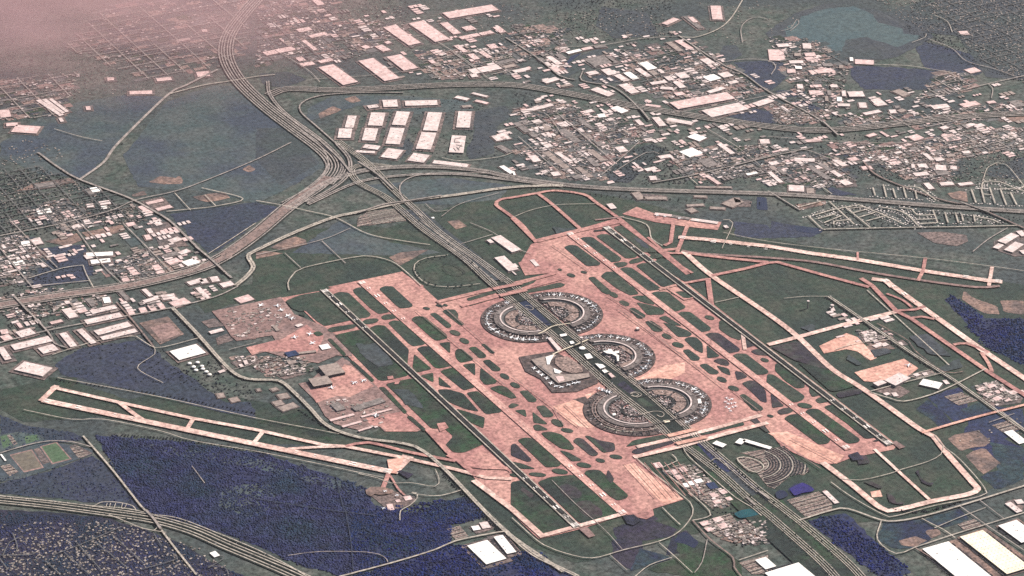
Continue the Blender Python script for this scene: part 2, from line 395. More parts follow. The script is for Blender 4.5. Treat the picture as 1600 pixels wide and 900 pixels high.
sheet('cargo_apron', G('Z5', '500,555 870,470 1130,320 1200,380 1310,440 1240,600 1060,620 890,600 640,600 560,640'), 'concrete', 'apron')
sheet('cargo_apron', G('Z6', '150,470 420,330 520,200 600,220 830,430 700,480 580,540 440,530 230,600'), 'concrete', 'apron')
sheet('cargo_apron', G('Z6', '740,760 1130,690 1330,870 1270,900 960,900 900,850 790,830'), 'concrete', 'apron')
sheet('north_apron', G('A7', '300,600 330,560 640,470 720,500 640,520 560,545'), 'concrete', 'apron')
sheet('freight_apron', G('A7', '690,440 780,395 900,440 1110,470 1310,490 1285,540 1100,520 1030,510 890,490'), 'concrete', 'apron')
sheet('west_freight_apron', G('A7', '40,745 160,690 180,720 280,758 200,790 80,820'), 'concrete', 'apron')
sheet('hangar_apron', G('B4', '320,365 490,285 560,310 680,440 640,455 560,400 490,385 350,412'), 'concrete_bright', 'apron')
sheet('hangar_apron', G('B4', '540,530 850,445 940,505 880,550 650,590 600,585'), 'concrete_bright', 'apron')
sheet('deicing_pad', G('B7', '690,215 760,195 1070,420 960,455 940,450'), 'concrete_bright', 'apron')
sheet('deicing_pad', G('B8', '0,10 120,85 250,170 330,195 430,200 480,150 420,130 120,0'), 'concrete_bright', 'apron')
sheet('remote_apron', G('B3', '250,745 430,690 500,780 560,860 480,880 380,860'), 'concrete_bright', 'apron')
sheet('remote_apron', G('Z2', '560,720 650,690 740,780 640,805'), 'concrete_bright', 'apron')
sheet('remote_apron', G('Z2', '440,765 560,735 630,800 580,830'), 'apron_dark', 'apron')
sheet('remote_apron', G('Z2', '1070,570 1400,410 1600,380 1600,490 1440,560 1200,600'), 'concrete_bright', 'apron')

ISL = {
 'B2': ['190,85 280,50 400,30 430,42 610,200 430,240 380,205 310,140 280,150 230,130', '485,45 520,30 575,35 715,170 700,185 630,195 500,80',
  '610,15 640,2 690,5 830,140 825,155 770,165 720,130 620,35', '775,10 800,-5 850,-5 975,110 970,122 905,130 880,110',
  '450,265 470,252 610,232 630,240 600,255 470,280', '668,215 690,202 750,195 765,205 745,220 690,230', '785,185 810,172 865,170 880,182 860,195 800,202',
  '495,300 640,268 680,275 950,540 940,552 800,582 770,578', '710,258 750,238 800,240 950,390 945,480 905,445', '830,222 860,208 910,215 1055,340 1050,355 985,367 960,350',
  '975,200 1000,182 1050,185 1190,300 1190,318 1130,332 1110,320', '1090,165 1120,160 1215,235 1215,250 1195,252', '1170,150 1185,140 1240,140 1260,170 1255,195 1300,232 1280,237',
  '1010,385 1040,370 1090,372 1215,480 1210,492 1140,505 1120,498', '990,420 1095,510 1010,530 985,500', '1148,350 1210,342 1212,410',
  '1260,385 1290,390 1350,440 1350,455 1280,470 1255,440 1250,405', '1332,378 1370,372 1435,425 1430,438 1400,442', '1420,460 1455,452 1525,510 1520,522 1485,522',
  '1295,485 1365,475 1370,550', '1405,505 1500,585 1495,600 1435,608 1405,570', '1155,525 1220,505 1250,508 1365,610 1360,625 1300,642', '1030,552 1105,535 1108,592', '1143,560 1222,628 1150,612',
  '1140,640 1200,640 1290,665 1390,775 1320,760 1220,720 1165,680', '1320,660 1380,650 1530,770 1525,780 1445,790 1430,780', '1465,630 1520,615 1560,625 1620,680 1600,695 1500,650',
  '1255,760 1330,785 1425,815 1420,880 1350,845', '815,605 970,572 1010,582 1425,975 1300,1030 1240,1030 1190,985 1240,930 1180,880 1100,880 1020,800',
  '450,325 465,320 560,420 550,430', '590,465 605,460 735,580 725,592', '770,625 800,625 940,780 930,790', '945,810 965,805 1065,895 1050,900', '360,285 390,275 420,295 385,305'],
 'B3': ['50,650 90,645 150,700 145,715 110,715', '0,665 30,690 -10,695', '0,725 45,735 0,755 -20,745', '155,745 200,740 255,795 250,808 200,810', '20,770 80,765 90,810',
  '130,780 222,855 140,845', '135,865 160,858 225,890 150,895', '650,-5 750,-5 790,40 740,45',
  '750,60 800,52 850,60 890,108 830,95', '780,95 850,110 920,130 950,155 940,168 850,170', '735,135 760,128 830,175 825,190 790,195', '835,215 870,210 940,260 935,275 890,275',
  '870,40 900,28 970,30 1080,120 1075,130 1020,150 990,140', '990,35 1060,25 1130,60 1120,65 1060,60', '1035,170 1060,155 1110,155 1240,255 1230,270 1180,278',
  '920,190 960,180 1060,240 1000,232', '945,220 1010,240 1090,270 1120,290 1110,305 1040,308', '1070,395 1100,388 1170,440 1165,455 1130,458', '1080,325 1110,312 1150,315 1185,350 1192,410 1150,390',
  '1218,362 1296,430 1225,442', '1205,300 1240,285 1290,288 1420,385 1415,400 1350,410', '1300,210 1340,205 1400,245 1430,290 1425,330 1370,310 1300,260', '1450,310 1530,360 1460,378',
  '1380,430 1410,415 1460,418 1600,525 1590,540 1530,545', '1260,460 1290,447 1330,450 1355,475 1350,490 1310,482', '1280,490 1350,510 1365,550 1320,530', '1395,525 1430,530 1470,560 1410,578',
  '1175,485 1210,478 1290,530 1280,542 1240,540', '1440,600 1490,582 1540,600 1580,650 1590,720 1560,710 1500,650', '1425,675 1450,668 1565,755 1560,770 1510,768', '1495,400 1540,385 1600,410 1600,425 1530,420',
  '1170,905 1440,845 1450,860 1200,915', '1480,820 1520,815 1600,900 1590,905'],
 'B4': ['25,375 185,340 220,350 395,500 380,512 280,490 160,450 100,415', '190,470 400,525 540,600 530,620 420,648 390,645', '50,480 100,470 180,530 220,590 225,625 180,630 110,580 50,520',
  '0,545 30,548 225,680 215,700 170,718 150,710 -5,610', '18,665 98,742 30,752', '260,610 360,660 280,684 265,655', '430,670 450,655 570,638 595,645 580,660 450,690', '300,705 320,692 390,685 400,695 380,710 320,725',
  '60,775 100,757 140,755 155,770 130,785 75,795', '105,820 140,798 190,795 385,955 370,975 320,980', '235,780 260,762 310,762 570,950 560,968 500,975', '355,750 380,738 450,738 690,915 680,935 610,945 500,850'],
 'B7': ['185,10 240,5 300,20 350,60 385,105 375,115 310,105 210,35', '40,55 80,42 120,45 305,200 290,218 215,222', '0,85 20,80 120,180 100,190 0,150', '0,190 60,205 145,235 60,232',
  '385,60 410,42 440,50 535,140 525,152 495,150', '300,120 350,135 435,180 380,187', '455,30 500,40 540,60 635,75 640,120 590,130 560,110', '715,95 760,60 940,25 970,30 950,45 735,90',
  '750,130 770,115 1000,60 1010,72 780,142', '165,320 240,290 380,275 660,515 440,572 420,565', '0,320 60,310 105,320 380,585 370,600 210,640 180,620 60,510 0,470', '455,260 480,245 545,245 720,400 715,415 660,430 620,405'],
 'A7': ['330,650 360,637 400,640 550,750 540,762 470,765', '420,600 450,588 500,588 680,720 670,735 620,742', '530,580 560,570 600,570 780,700 770,712 715,718', '640,530 660,518 700,520 905,670 890,680 830,680',
  '625,765 640,750 700,742 722,752 700,768 650,776', '735,740 760,725 820,715 835,722 800,740 745,752', '860,710 880,698 940,690 950,698 920,715 870,720',
  '560,830 590,805 640,805 790,940 740,948 660,905', '670,790 700,777 740,778 925,905 910,915 850,918', '780,765 810,752 850,750 1020,880 1010,890 940,895', '890,740 920,728 980,728 1145,850 1130,862 1080,862',
  '480,840 510,835 620,930 600,945 570,930'],
 'Z1': ['0,185 290,100 360,85 350,105 20,205', '440,60 660,10 720,-10 690,15 560,65 450,75', '20,240 360,150 340,165 20,262', '600,105 960,20 1020,40 980,60 620,125', '150,660 180,660 290,750 260,755'],
 'Z3': ['1230,640 1600,545 1600,575 1330,655 1240,670', '1290,715 1600,625 1600,650 1300,730', '30,680 80,690 250,850 220,850']}
vivid = {('B7', 9), ('B7', 10), ('B7', 1), ('B4', 11), ('B4', 2), ('B2', 7), ('B2', 10), ('B2', 8), ('B7', 0), ('B7', 11), ('B4', 9), ('B4', 10), ('B4', 1)}
nI = 0
for c, L_ in ISL.items():
    for i, s in enumerate(L_):
        big = c in ('B7', 'B4') or (c == 'B3' and i > 18)
        mm = 'grass_vivid' if (c, i) in vivid or (c == 'B2' and i > 12) else ('grass_brown' if big and i % 2 == 0 else 'grass')
        sheet('infield_grass', grown(G(c, s), 8), mm, 'grass', smooth=1)
def oval(c, x, y, rx, ry, m='grass'):
    pts = [(x+rx*math.cos(t)+ry*.5*math.sin(t), y+ry*math.sin(t)+ry*.25*math.cos(t)) for t in [k*math.pi/8 for k in range(16)]]
    ox, oy, k = CROP[c]
    sheet('infield_grass', [P(ox+a*k, oy+b*k) for a, b in pts], m, 'grass')
for c, x, y, rx, ry in [('B2', 1066, 132, 22, 9), ('B2', 1150, 115, 26, 9), ('B2', 1185, 112, 14, 8), ('B2', 1245, 285, 33, 18), ('B2', 1303, 335, 30, 18), ('B2', 1555, 557, 28, 19), ('B2', 290, 170, 20, 8),
    ('B3', 20, 612, 30, 18), ('B3', 285, 848, 38, 24), ('B3', 345, 895, 38, 14), ('B3', 636, 47, 26, 18), ('B3', 702, 100, 32, 17), ('B3', 1235, 190, 30, 14), ('B3', 968, 307, 30, 18), ('B3', 1038, 360, 37, 17),
    ('B3', 1312, 577, 30, 18), ('B3', 1385, 632, 34, 17), ('B3', 1580, 455, 25, 13), ('B4', 230, 740, 46, 17), ('B4', 15, 805, 20, 9), ('B7', 450, 212, 46, 16), ('B7', 300, 252, 50, 17), ('B7', 553, 183, 29, 13),
    ('B7', 650, 160, 40, 14), ('B7', 160, 271, 55, 13), ('B7', 15, 275, 28, 11), ('A7', 995, 684, 26, 11), ('A7', 300, 790, 14, 7), ('A7', 370, 825, 26, 12), ('A7', 450, 806, 20, 8)]:
    oval(c, x, y, rx, ry)
for c, L_ in {'B7': ['290,345 340,325 400,350 440,390 420,420 360,420 310,390', '400,445 470,430 560,490 570,530 490,545 430,510', '60,340 140,400 120,420 50,370', '600,240 640,300 620,330 580,290'],
    'B8': ['590,315 640,310 720,350 700,360', '740,380 790,410 800,450 860,440 840,460 770,450', '920,250 945,245 950,290 1000,325 1040,320 1020,345 960,320', '540,150 610,150 640,200 560,210'],
    'B2': ['620,350 760,350 860,480 760,500 660,420', '850,640 960,640 1050,760 960,740'], 'A7': ['250,520 400,530 380,555 280,570', '760,590 820,600 860,660 800,640'], 'B4': ['270,230 300,240 280,300 200,250', '880,310 1000,290 1150,430 1010,420', '1040,520 1200,440 1220,500 1100,530', '640,390 740,380 780,410 660,440', '500,420 590,480 560,490 490,450']}.items():
    for s in L_: sheet('dark_infield_patch', G(c, s), 'grass_brown' if c in ('B7', 'B8') else 'slate', 'grass', smooth=3)
# strips that leave the great apron
TX = [
 ('F', '838,380 815,352 792,334 775,321 782,313 800,310 840,303 866,299 912,305 932,318 972,346 1030,392 1070,397', 34, 'concrete', 1),
 ('F', '838,302 860,318 908,360', 34, 'concrete', 1), ('F', '800,342 838,380', 30, 'concrete', 0),
 ('F', '838,378 910,360 966,348', 60, 'concrete', 0), ('F', '930,345 975,340', 24, 'concrete_dull', 0),
 ('F', '966,346 1030,393 1075,430', 40, 'concrete', 0),
 ('F', '1068,394 1112,432 1200,492 1247,528 1300,578 1350,610 1437,672 1458,683 1476,706 1520,756 1527,766 1512,774 1460,784 1400,798 1376,795 1330,758 1285,724', 50, 'concrete_pale', 1),
 ('F', '1366,703 1407,741 1452,782', 26, 'concrete_pale', 0), ('F', '1200,540 1247,528 1320,508 1402,488', 48, 'concrete_pale', 0),
 ('F', '1380,438 1400,452 1537,550 1600,592 1720,680', 55, 'concrete_pale', 0), ('F', '1345,436 1362,447 1400,487 1425,500 1490,545 1545,583 1600,618 1700,690', 42, 'concrete', 0),
 ('F', '1400,487 1430,485 1445,480', 34, 'concrete', 0), ('F', '1425,498 1440,496 1460,500', 30, 'concrete', 0), ('F', '1490,540 1510,538 1545,552', 34, 'concrete', 1), ('F', '1533,552 1545,570 1550,583', 30, 'concrete', 1),
 ('F', '1362,437 1385,440 1395,450', 60, 'concrete_pale', 0), ('F', '1355,455 1483,572', 10, 'road_pale', 0), ('F', '1385,460 1410,470 1425,482', 24, 'concrete', 1),
 ('F', '1060,372 1100,375 1200,386 1267,397 1340,407 1445,425 1545,440 1566,442', 60, 'concrete_pale', 0),
 ('F', '1065,393 1100,398 1200,404 1275,411 1350,425 1437,439 1525,450 1562,448', 34, 'concrete_dull', 1), ('F', '1075,397 1140,405 1200,411', 42, 'concrete', 0),
 ('F', '1112,432 1165,421 1200,412 1215,411 1290,432 1358,450', 40, 'concrete', 0), ('F', '1340,395 1340,408', 18, 'concrete', 0), ('F', '1446,404 1442,425 1434,440', 30, 'concrete', 0), ('F', '1550,418 1545,448', 30, 'concrete_pale', 0),
 ('F', '1052,350 1048,380 1038,385', 34, 'concrete', 0), ('F', '1075,352 1062,385 1058,395', 34, 'concrete', 0), ('F', '1030,393 1060,390', 40, 'concrete', 0),
 ('F', '970,340 1010,352 1018,374 1035,385', 10, 'road_pale', 1),
 ('F', '80,606 88,608 185,630 300,655 400,673 507,697 540,699 632,717 712,735 760,748 800,750', 38, 'concrete_pale', 0),
 ('F', '89,604 64,628', 46, 'concrete_pale', 0), ('F', '187,631 215,652 230,661', 36, 'concrete_pale', 1), ('F', '302,656 291,674', 34, 'concrete_pale', 0), ('F', '411,676 398,692', 34, 'concrete_pale', 0),
 ('F', '450,703 500,700 540,699', 34, 'concrete_pale', 0), ('F', '638,714 612,740', 90, 'concrete_pale', 0), ('F', '540,699 575,693 635,707 675,715 712,722', 34, 'concrete', 1),
 ('F', '1030,454 1062,445 1107,437', 32, 'concrete', 0), ('F', '1106,436 1112,480', 42, 'concrete', 0), ('F', '1117,474 1154,466', 8, 'road_pale', 0), ('F', '1160,520 1164,548', 30, 'concrete_pale', 0), ('F', '1040,450 1070,470 1085,466', 22, 'concrete', 0),
 ('F', '1012,372 1065,418 1082,428', 26, 'concrete', 0), ('F', '607,742 597,768', 34, 'concrete', 0), ('F', '610,745 622,765 632,775', 16, 'concrete', 1),
 ('F', '668,672 700,707 716,720 745,745', 46, 'concrete', 0), ('F', '740,752 800,797 846,838', 46, 'concrete_pale', 0), ('F', '700,712 740,730 790,733 800,738', 46, 'concrete', 1),
 ('F', '842,840 902,824 975,804', 42, 'concrete_pale', 0), ('F', '682,474 740,460 800,447 868,428', 44, 'concrete', 0), ('F', '720,480 800,458 880,436', 44, 'concrete', 0),
 ('F', '995,700 1060,685 1120,670 1190,650', 40, 'concrete_pale', 0), ('F', '990,716 1068,698 1130,680 1200,662', 44, 'concrete_pale', 0)]
for c, s, w, mm, cv in TX: strip('taxiway', G(c, s), w, mm, 'strip', curve=bool(cv))
sheet('run_up_pad', G('B6', '820,180 930,165 880,268 835,262'), 'concrete_bright', 'strip')
for c, s in (('B2', '1130,855 1180,845 1205,880 1150,905'), ('B2', '820,560 855,555 862,575 825,578'), ('B2', '870,590 900,588 890,606 865,608')): sheet('taxiway_stub', G(c, s), 'concrete', 'strip')
# runways
RW = [('F', '505,454 902,826', 62, 'runway_dark', 'rubber-streaked western runway'), ('F', '563,441 976,806', 60, 'concrete_mid', 'pink inner western runway'),
      ('F', '888,365 1326,704', 60, 'concrete_mid', 'pink inner eastern runway'), ('F', '946,356 1391,697', 62, 'runway_dark', 'rubber-streaked eastern runway'),
      ('F', '67,627 612,739', 62, 'concrete_pale', 'slanting runway lower left')]
for c, s, w, mm, lb in RW:
    a, b = G(c, s); n = 24
    strip('runway', [a.lerp(b, k/n) for k in range(n+1)], w, mm, 'strip', lb, False)
for s, w in (('515,463 880,805', 16), ('530,477 640,580', 26), ('700,637 880,805', 24), ('962,368 1378,687', 14), ('970,374 1060,444', 26), ('1240,581 1378,687', 26)):
    a, b = G('F', s); strip('tyre_rubber', [a, b], w, 'rubber', 'mark', None, False)
for s, off in (('505,454 902,826', 24), ('505,454 902,826', -24), ('946,356 1391,697', 24), ('946,356 1391,697', -24)):
    a, b = G('F', s); strip('runway_shoulder', [a, b], 10, 'road_pale', 'mark', None, False, (off,))
def runway_marks(s, w=60):
    a, b = G('F', s); d = (b-a).normalized(); n = Vector((d.y, -d.x, 0)); mb = MB(); z = zof('mark'); ang = math.atan2(d.y, d.x)
    for end, sg in ((a, 1), (b, -1)):
        for k in range(-5, 6):
            if k: q = end+d*sg*35+n*k*4.6; mb.box(q.x, q.y, z-.1, 46, 2.4, .1, ang)
        for t in (150, 300, 450, 600, 750):
            for k in (-1, 1):
                q = end+d*sg*t+n*k*(11 if t != 300 else 13); mb.box(q.x, q.y, z-.1, 46 if t == 300 else 24, 9 if t == 300 else 5, .1, ang)
    L_ = (b-a).length; t = 120
    while t < L_-120 and w < 61:
        q = a+d*t; mb.box(q.x, q.y, z-.1, 37, .8, .1, ang); t += 61
    mb.build('runway_marking', 'marking')['kind'] = 'structure'
for r in RW: runway_marks(r[1], r[2])
runway_marks('1380,438 1720,680'); runway_marks('1060,372 1566,442')
for c, s, mm in (('B7', '415,610 470,600 520,655 480,668', 'concrete_dull'), ('B8', '770,70 800,62 860,100 820,112', 'concrete_dull'), ('B6', '880,255 900,245 985,270 950,298', 'purple'),
                 ('B7', '690,530 760,522 810,560 760,590 720,580', 'purple'), ('B8', '500,150 560,130 600,180 530,185', 'purple'), ('A7', '510,545 590,538 580,546 515,553', 'rubber'), ('B8', '650,65 700,45 720,42 690,62', 'rubber')):
    sheet('blast_pad_and_underpass', G(c, s), mm, 'strip')  # near-black slivers are underpasses, their shade put into the colour
sheet('helicopter_pad', G('B6', '685,370 720,350 790,350 860,370 850,390 780,400 740,395 720,410 690,395'), 'dirt', 'strip')

# ------------------------------------------------------------------ roads
RD = [
 ('highway', 'F', '408,-8 385,18 364,45 354,68 355,95 374,128 412,165 457,200 500,232 519,252 520,268 500,290 450,325 400,367 350,402 300,424 200,448 100,462 0,478 -70,490', 12, 'road', (-66, -40, -15, 15, 40, 66)),
 ('highway', 'F', '360,400 300,424 200,448 100,462 0,478 -70,490', 70, 'road_pink', (0,)), ('highway', 'F', '515,278 500,290 450,325 400,367 350,402', 100, 'road_pink', (0,)),
 ('highway', 'F', '450,328 505,290 555,271 610,263 680,262 750,268 800,278 890,291 1000,298 1200,304 1325,312 1450,322 1600,332 1680,337', 12, 'road', (-30, -12, 12, 30)),
 ('highway', 'F', '480,320 560,285 640,274 720,273 800,282 880,292', 14, 'road', (0, 24)),
 ('highway', 'F', '420,150 450,140 520,142 600,139 700,134 800,134 880,146 975,164 1050,177 1150,192 1250,204 1320,203 1400,195 1500,184 1600,178 1680,173', 12, 'road', (-48, -16, 16, 48)),
 ('highway', 'F', '630,146 560,146 500,151 472,162 470,176 494,198 528,228', 14, 'road', (0,)), ('highway', 'F', '420,128 424,150 450,180 510,225 540,262 520,290', 12, 'road', (0, 20)),
 ('highway', 'F', '528,225 548,250 545,275 520,297 480,318', 14, 'road', (0, 22)), ('highway', 'F', '470,205 505,235 512,262 490,290 440,318', 12, 'road', (0,)),
 ('parkway', 'F', '528,222 575,257 612,295 650,330 687,365 750,410 795,442 820,463 882,515 940,560 1000,605 1052,650 1078,674 1103,697 1150,737 1185,767 1250,817 1320,877 1350,908', 6, 'road_pale', (-30, -10, 10, 27)),
 ('parkway', 'F', '610,262 575,258 552,263 549,272 562,288 600,308 625,328 662,360 725,405 765,442 807,478 875,535 925,580 965,615 1025,662 1045,682 1072,700 1125,741 1170,782 1200,806 1275,872 1310,908', 6, 'road_pale', (-30, -10, 10, 27)),
 ('service_road', 'F', '655,345 700,378 755,418 785,442', 8, 'road', (0, 50)), ('highway_ramp', 'F', '760,272 690,272 650,276 628,287 625,302 636,318 660,340', 12, 'road', (0,)),
 ('highway', 'F', '880,291 800,294 712,306 637,316 560,333 522,341 460,365 400,393 388,402 396,418 386,433 368,448', 18, 'road_pale', (-11, 11)),
 ('road', 'F', '400,315 440,322 485,332 525,342 575,367 630,378 672,384', 10, 'road_pale', (0,)),
 ('road', 'F', '452,455 450,444 457,432 475,420 550,404 580,402 612,410 632,424 658,448', 10, 'road_pale', (0,)),
 ('road', 'F', '548,358 500,377 400,400', 8, 'road', (0,)), ('road', 'F', '445,397 470,420', 8, 'road', (0,)), ('road', 'F', '503,378 540,413', 8, 'road', (0,)),
 ('road', 'F', '700,400 665,405 648,415 650,430 668,445 700,450 750,445', 8, 'road_pale', (0,)), ('road', 'F', '692,417 700,412 718,420 726,428 715,432 700,428 692,420', 6, 'rubber', (0,)),
 ('road', 'F', '340,110 290,135 262,150 185,225 162,255 125,282', 26, 'road', (0,)), ('road', 'F', '430,118 400,121 360,128 320,134 265,148', 14, 'road_pale', (0,)),
 ('avenue', 'F', '60,240 90,262 125,282 200,310 240,331 267,348 300,380 327,405 362,436', 20, 'road', (0,)),
 ('road', 'F', '-10,372 100,350 175,330 212,314 275,300 325,282 400,251 455,224', 12, 'road', (0,)), ('road', 'F', '260,332 300,328 335,324 380,312 315,295', 10, 'road_pale', (0,)),
 ('road', 'F', '273,303 298,330', 8, 'road_pale', (0,)), ('road', 'F', '320,306 338,324', 8, 'road_pale', (0,)), ('road', 'F', '326,398 360,376 400,350', 9, 'road_pale', (0,)),
 ('road', 'F', '320,410 300,424 265,430', 9, 'road_pale', (0,)), ('road', 'F', '15,345 60,390 90,420', 9, 'road', (0,)), ('road', 'F', '120,360 160,415 192,446', 9, 'road', (0,)),
 ('road', 'F', '192,350 232,390 267,426', 10, 'road', (0,)), ('road', 'F', '0,389 25,420 52,452', 10, 'road', (0,)), ('road', 'F', '45,436 100,420 130,416', 9, 'road_pale', (0,)), ('road', 'F', '130,416 135,430 147,452', 8, 'road_pale', (0,)),
 ('road', 'F', '42,450 140,440', 8, 'road_pale', (0,)), ('road', 'F', '60,405 85,425', 7, 'road', (0,)), ('road', 'F', '100,330 135,360 150,375', 8, 'road', (0,)),
 ('road', 'F', '-10,540 70,519 130,507 200,495 270,482 337,465 372,449', 14, 'road', (0,)), ('avenue', 'F', '22,465 75,520 85,538 105,545', 14, 'road', (0,)), ('avenue', 'F', '182,474 207,502 240,543', 14, 'road_pink', (0,)),
 ('avenue', 'F', '270,483 310,525 350,570 375,590 400,595 437,597 462,617 485,640 512,667 560,685 632,695 662,707 700,740 762,805 800,840 840,868 880,895', 14, 'road_pale', (-8, 8)),
 ('road', 'F', '82,556 112,546 150,535 205,527 217,530 237,543 255,544 310,530', 8, 'road_pale', (0,)), ('road', 'F', '240,543 242,555 217,572 220,582 255,600', 6, 'road_pale', (0,)),
 ('road', 'F', '358,548 400,537', 6, 'road', (0,)), ('road', 'F', '360,580 390,572 400,565', 6, 'road', (0,)), ('perimeter_road', 'F', '90,592 250,622 400,655 500,674 530,680', 7, 'road_pale', (0,)),
 ('perimeter_road', 'F', '37,642 112,657 162,657 250,675 300,690 400,707 500,727 560,740 600,748', 7, 'road_pale', (0,)),
 ('highway', 'F', '-10,781 85,791 175,803 240,813 300,830 350,852 400,873 440,890 480,908', 9, 'road_pale', (-46, -18, 18, 46)), ('highway', 'F', '240,806 280,812 340,835 400,860 450,885 480,903', 8, 'road_pale', (0,)),
 ('highway', 'F', '-10,776 60,783 140,792 200,797 240,806', 8, 'road_pale', (0,)), ('avenue', 'F', '130,683 175,735 220,792 240,812 256,835 275,860 307,900', 14, 'road_pale', (0,)), ('road', 'F', '0,710 40,698 75,691 112,692 142,700', 10, 'road', (0,)),
 ('road', 'F', '145,794 155,788 165,786 185,787 207,792 213,800', 7, 'road_pale', (0,)), ('road', 'F', '168,788 166,794 171,794 173,788', 5, 'road_pale', (0,)), ('road', 'F', '181,788 178,797', 5, 'road_pale', (0,)), ('road', 'F', '192,788 190,796 194,797 198,790', 5, 'road_pale', (0,)),
 ('road', 'F', '170,806 200,818 225,828 260,834', 7, 'road_pale', (0,)), ('road', 'F', '244,818 246,826 240,831', 7, 'road_pale', (0,)),
 ('road', 'F', '530,903 617,880 682,860 712,847 775,834 795,832', 14, 'road_pale', (0,)), ('track', 'F', '450,870 500,864 575,865 600,872 606,880', 6, 'road', (0,)), ('track', 'F', '400,781 500,797 590,808', 9, 'navy_pale', (0,)),
 ('road', 'F', '625,815 626,800 640,792 652,780 650,772 642,772 665,776 690,776 720,768', 8, 'road_pale', (0,)), ('track', 'F', '540,800 548,845 552,893', 7, 'navy_pale', (0,)), ('track', 'F', '525,745 535,790 540,800', 6, 'navy_pale', (0,)),
 ('track', 'F', '300,730 320,757', 6, 'road', (0,)), ('perimeter_road', 'F', '560,742 590,749 612,757 640,756 680,762 686,750 680,735', 6, 'road_pale', (0,)),
 ('perimeter_road', 'F', '800,811 840,847 858,857 882,866 925,874 975,861 1032,847 1062,832 1082,806 1080,790 1068,778 1010,732 995,718', 8, 'road_pale', (0,)),
 ('road', 'F', '795,835 835,868 880,890 905,902', 12, 'road_pale', (0, 18)), ('road', 'F', '1030,850 1055,872 1082,897', 6, 'road_pale', (0,)), ('road', 'F', '1035,795 1050,810 1063,822', 8, 'road_pale', (0,)),
 ('road', 'F', '952,868 980,893', 6, 'road', (0,)), ('road', 'F', '990,905 1015,885 1050,873', 7, 'road_pale', (0,)), ('road', 'F', '862,752 900,790 945,830 972,860', 5, 'road', (0,)),
 ('road', 'F', '1050,712 1058,722 1040,730 1037,738 1070,765 1108,800 1105,810 1082,815', 9, 'road_pale', (0,)), ('road', 'F', '1082,815 1110,845 1145,873 1147,888 1160,905', 12, 'road_pink', (0,)),
 ('road', 'F', '1068,702 1076,715 1115,750 1150,780 1172,793 1190,808', 8, 'road_pale', (0,)), ('road', 'F', '1155,877 1200,862', 8, 'road_pale', (0,)), ('road', 'F', '1105,845 1097,880 1085,897', 6, 'road', (0,)),
 ('road', 'F', '1112,722 1118,718 1130,722 1140,735 1148,738', 7, 'road_pale', (0,)), ('road', 'F', '1152,718 1162,716 1180,720 1192,728 1192,735 1182,740 1170,736 1155,724 1152,718', 10, 'road_pale', (0,)),
 ('road', 'F', '1248,815 1300,799 1325,797 1375,814 1400,816 1440,809 1500,792 1600,761 1660,743', 16, 'road_pale', (0,)), ('road', 'F', '1377,815 1371,845 1400,867 1430,857 1490,837 1545,820 1610,800', 9, 'road_pale', (0,)),
 ('perimeter_road', 'F', '1298,755 1330,778 1380,806 1400,808 1460,792 1532,777 1538,764 1500,720 1475,700 1460,682', 8, 'road_pale', (0,)), ('road', 'F', '1315,750 1345,752 1390,742 1410,735 1450,723 1470,712 1474,698', 7, 'road_pale', (0,)),
 ('road', 'F', '1440,812 1455,820 1475,830 1492,842', 8, 'road_pale', (0,)), ('road', 'F', '1460,827 1500,810 1540,795', 7, 'road_pale', (0,)), ('road', 'F', '1500,793 1545,825 1600,862', 8, 'road', (0,)), ('road', 'F', '1530,783 1568,812', 6, 'road', (0,)),
 ('road', 'F', '1430,858 1465,880 1500,908', 10, 'road_pink', (0,)), ('avenue', 'F', '1440,678 1520,655 1610,632', 26, 'concrete_bright', (0,)), ('avenue', 'F', '1295,465 1342,497 1385,527 1437,562 1492,597 1555,642 1620,688', 9, 'road_pale', (-9, 9)),
 ('road', 'F', '1225,468 1258,465 1295,465', 6, 'road_pale', (0,)), ('road', 'F', '1305,548 1340,538 1392,532', 8, 'road_pale', (0,)), ('road', 'F', '1360,613 1410,600 1470,585', 9, 'road_pale', (0,)),
 ('road', 'F', '1360,615 1390,624 1412,629 1450,620 1487,605 1540,578', 12, 'road_pale', (0,)), ('road', 'F', '1370,507 1395,520 1420,535 1430,550 1475,583 1505,582', 9, 'dirt', (0,)), ('road', 'F', '1545,662 1585,648', 7, 'road', (0,)), ('road', 'F', '1565,645 1600,672', 7, 'road_pale', (0,)),
 ('avenue', 'F', '1060,57 1125,100 1162,117 1200,144 1275,185 1307,212', 14, 'road', (0,)), ('road', 'F', '1164,-5 1142,30 1120,48 1085,60 1060,58', 12, 'road_pale', (0,)), ('road', 'F', '1060,58 1000,62 940,72 870,75', 8, 'road', (0,)),
 ('avenue', 'F', '790,60 837,90 875,120 898,126', 13, 'road', (0,)), ('avenue', 'F', '911,112 909,127 950,135 970,145 990,162 1012,187', 12, 'road', (0,)), ('road', 'F', '1133,98 1165,94 1200,96 1212,105 1205,118', 8, 'road', (0,)),
 ('road', 'F', '1365,102 1425,105 1487,115', 7, 'road_pale', (0,)), ('road', 'F', '1450,62 1487,77 1510,97 1550,108 1590,122', 8, 'road', (0,)), ('road', 'F', '1490,146 1550,131 1610,118', 12, 'road', (0,)), ('road', 'F', '1543,132 1551,140 1549,155', 8, 'road', (0,)),
 ('road', 'F', '1460,25 1480,35 1488,52', 7, 'road_pale', (0,)), ('road', 'F', '1425,68 1445,60 1447,54', 6, 'road_pale', (0,)), ('road', 'F', '1160,68 1158,45 1170,32 1185,28 1200,32', 8, 'road', (0,)), ('road', 'F', '1235,50 1248,38 1245,32 1235,46 1220,50', 6, 'road', (0,)),
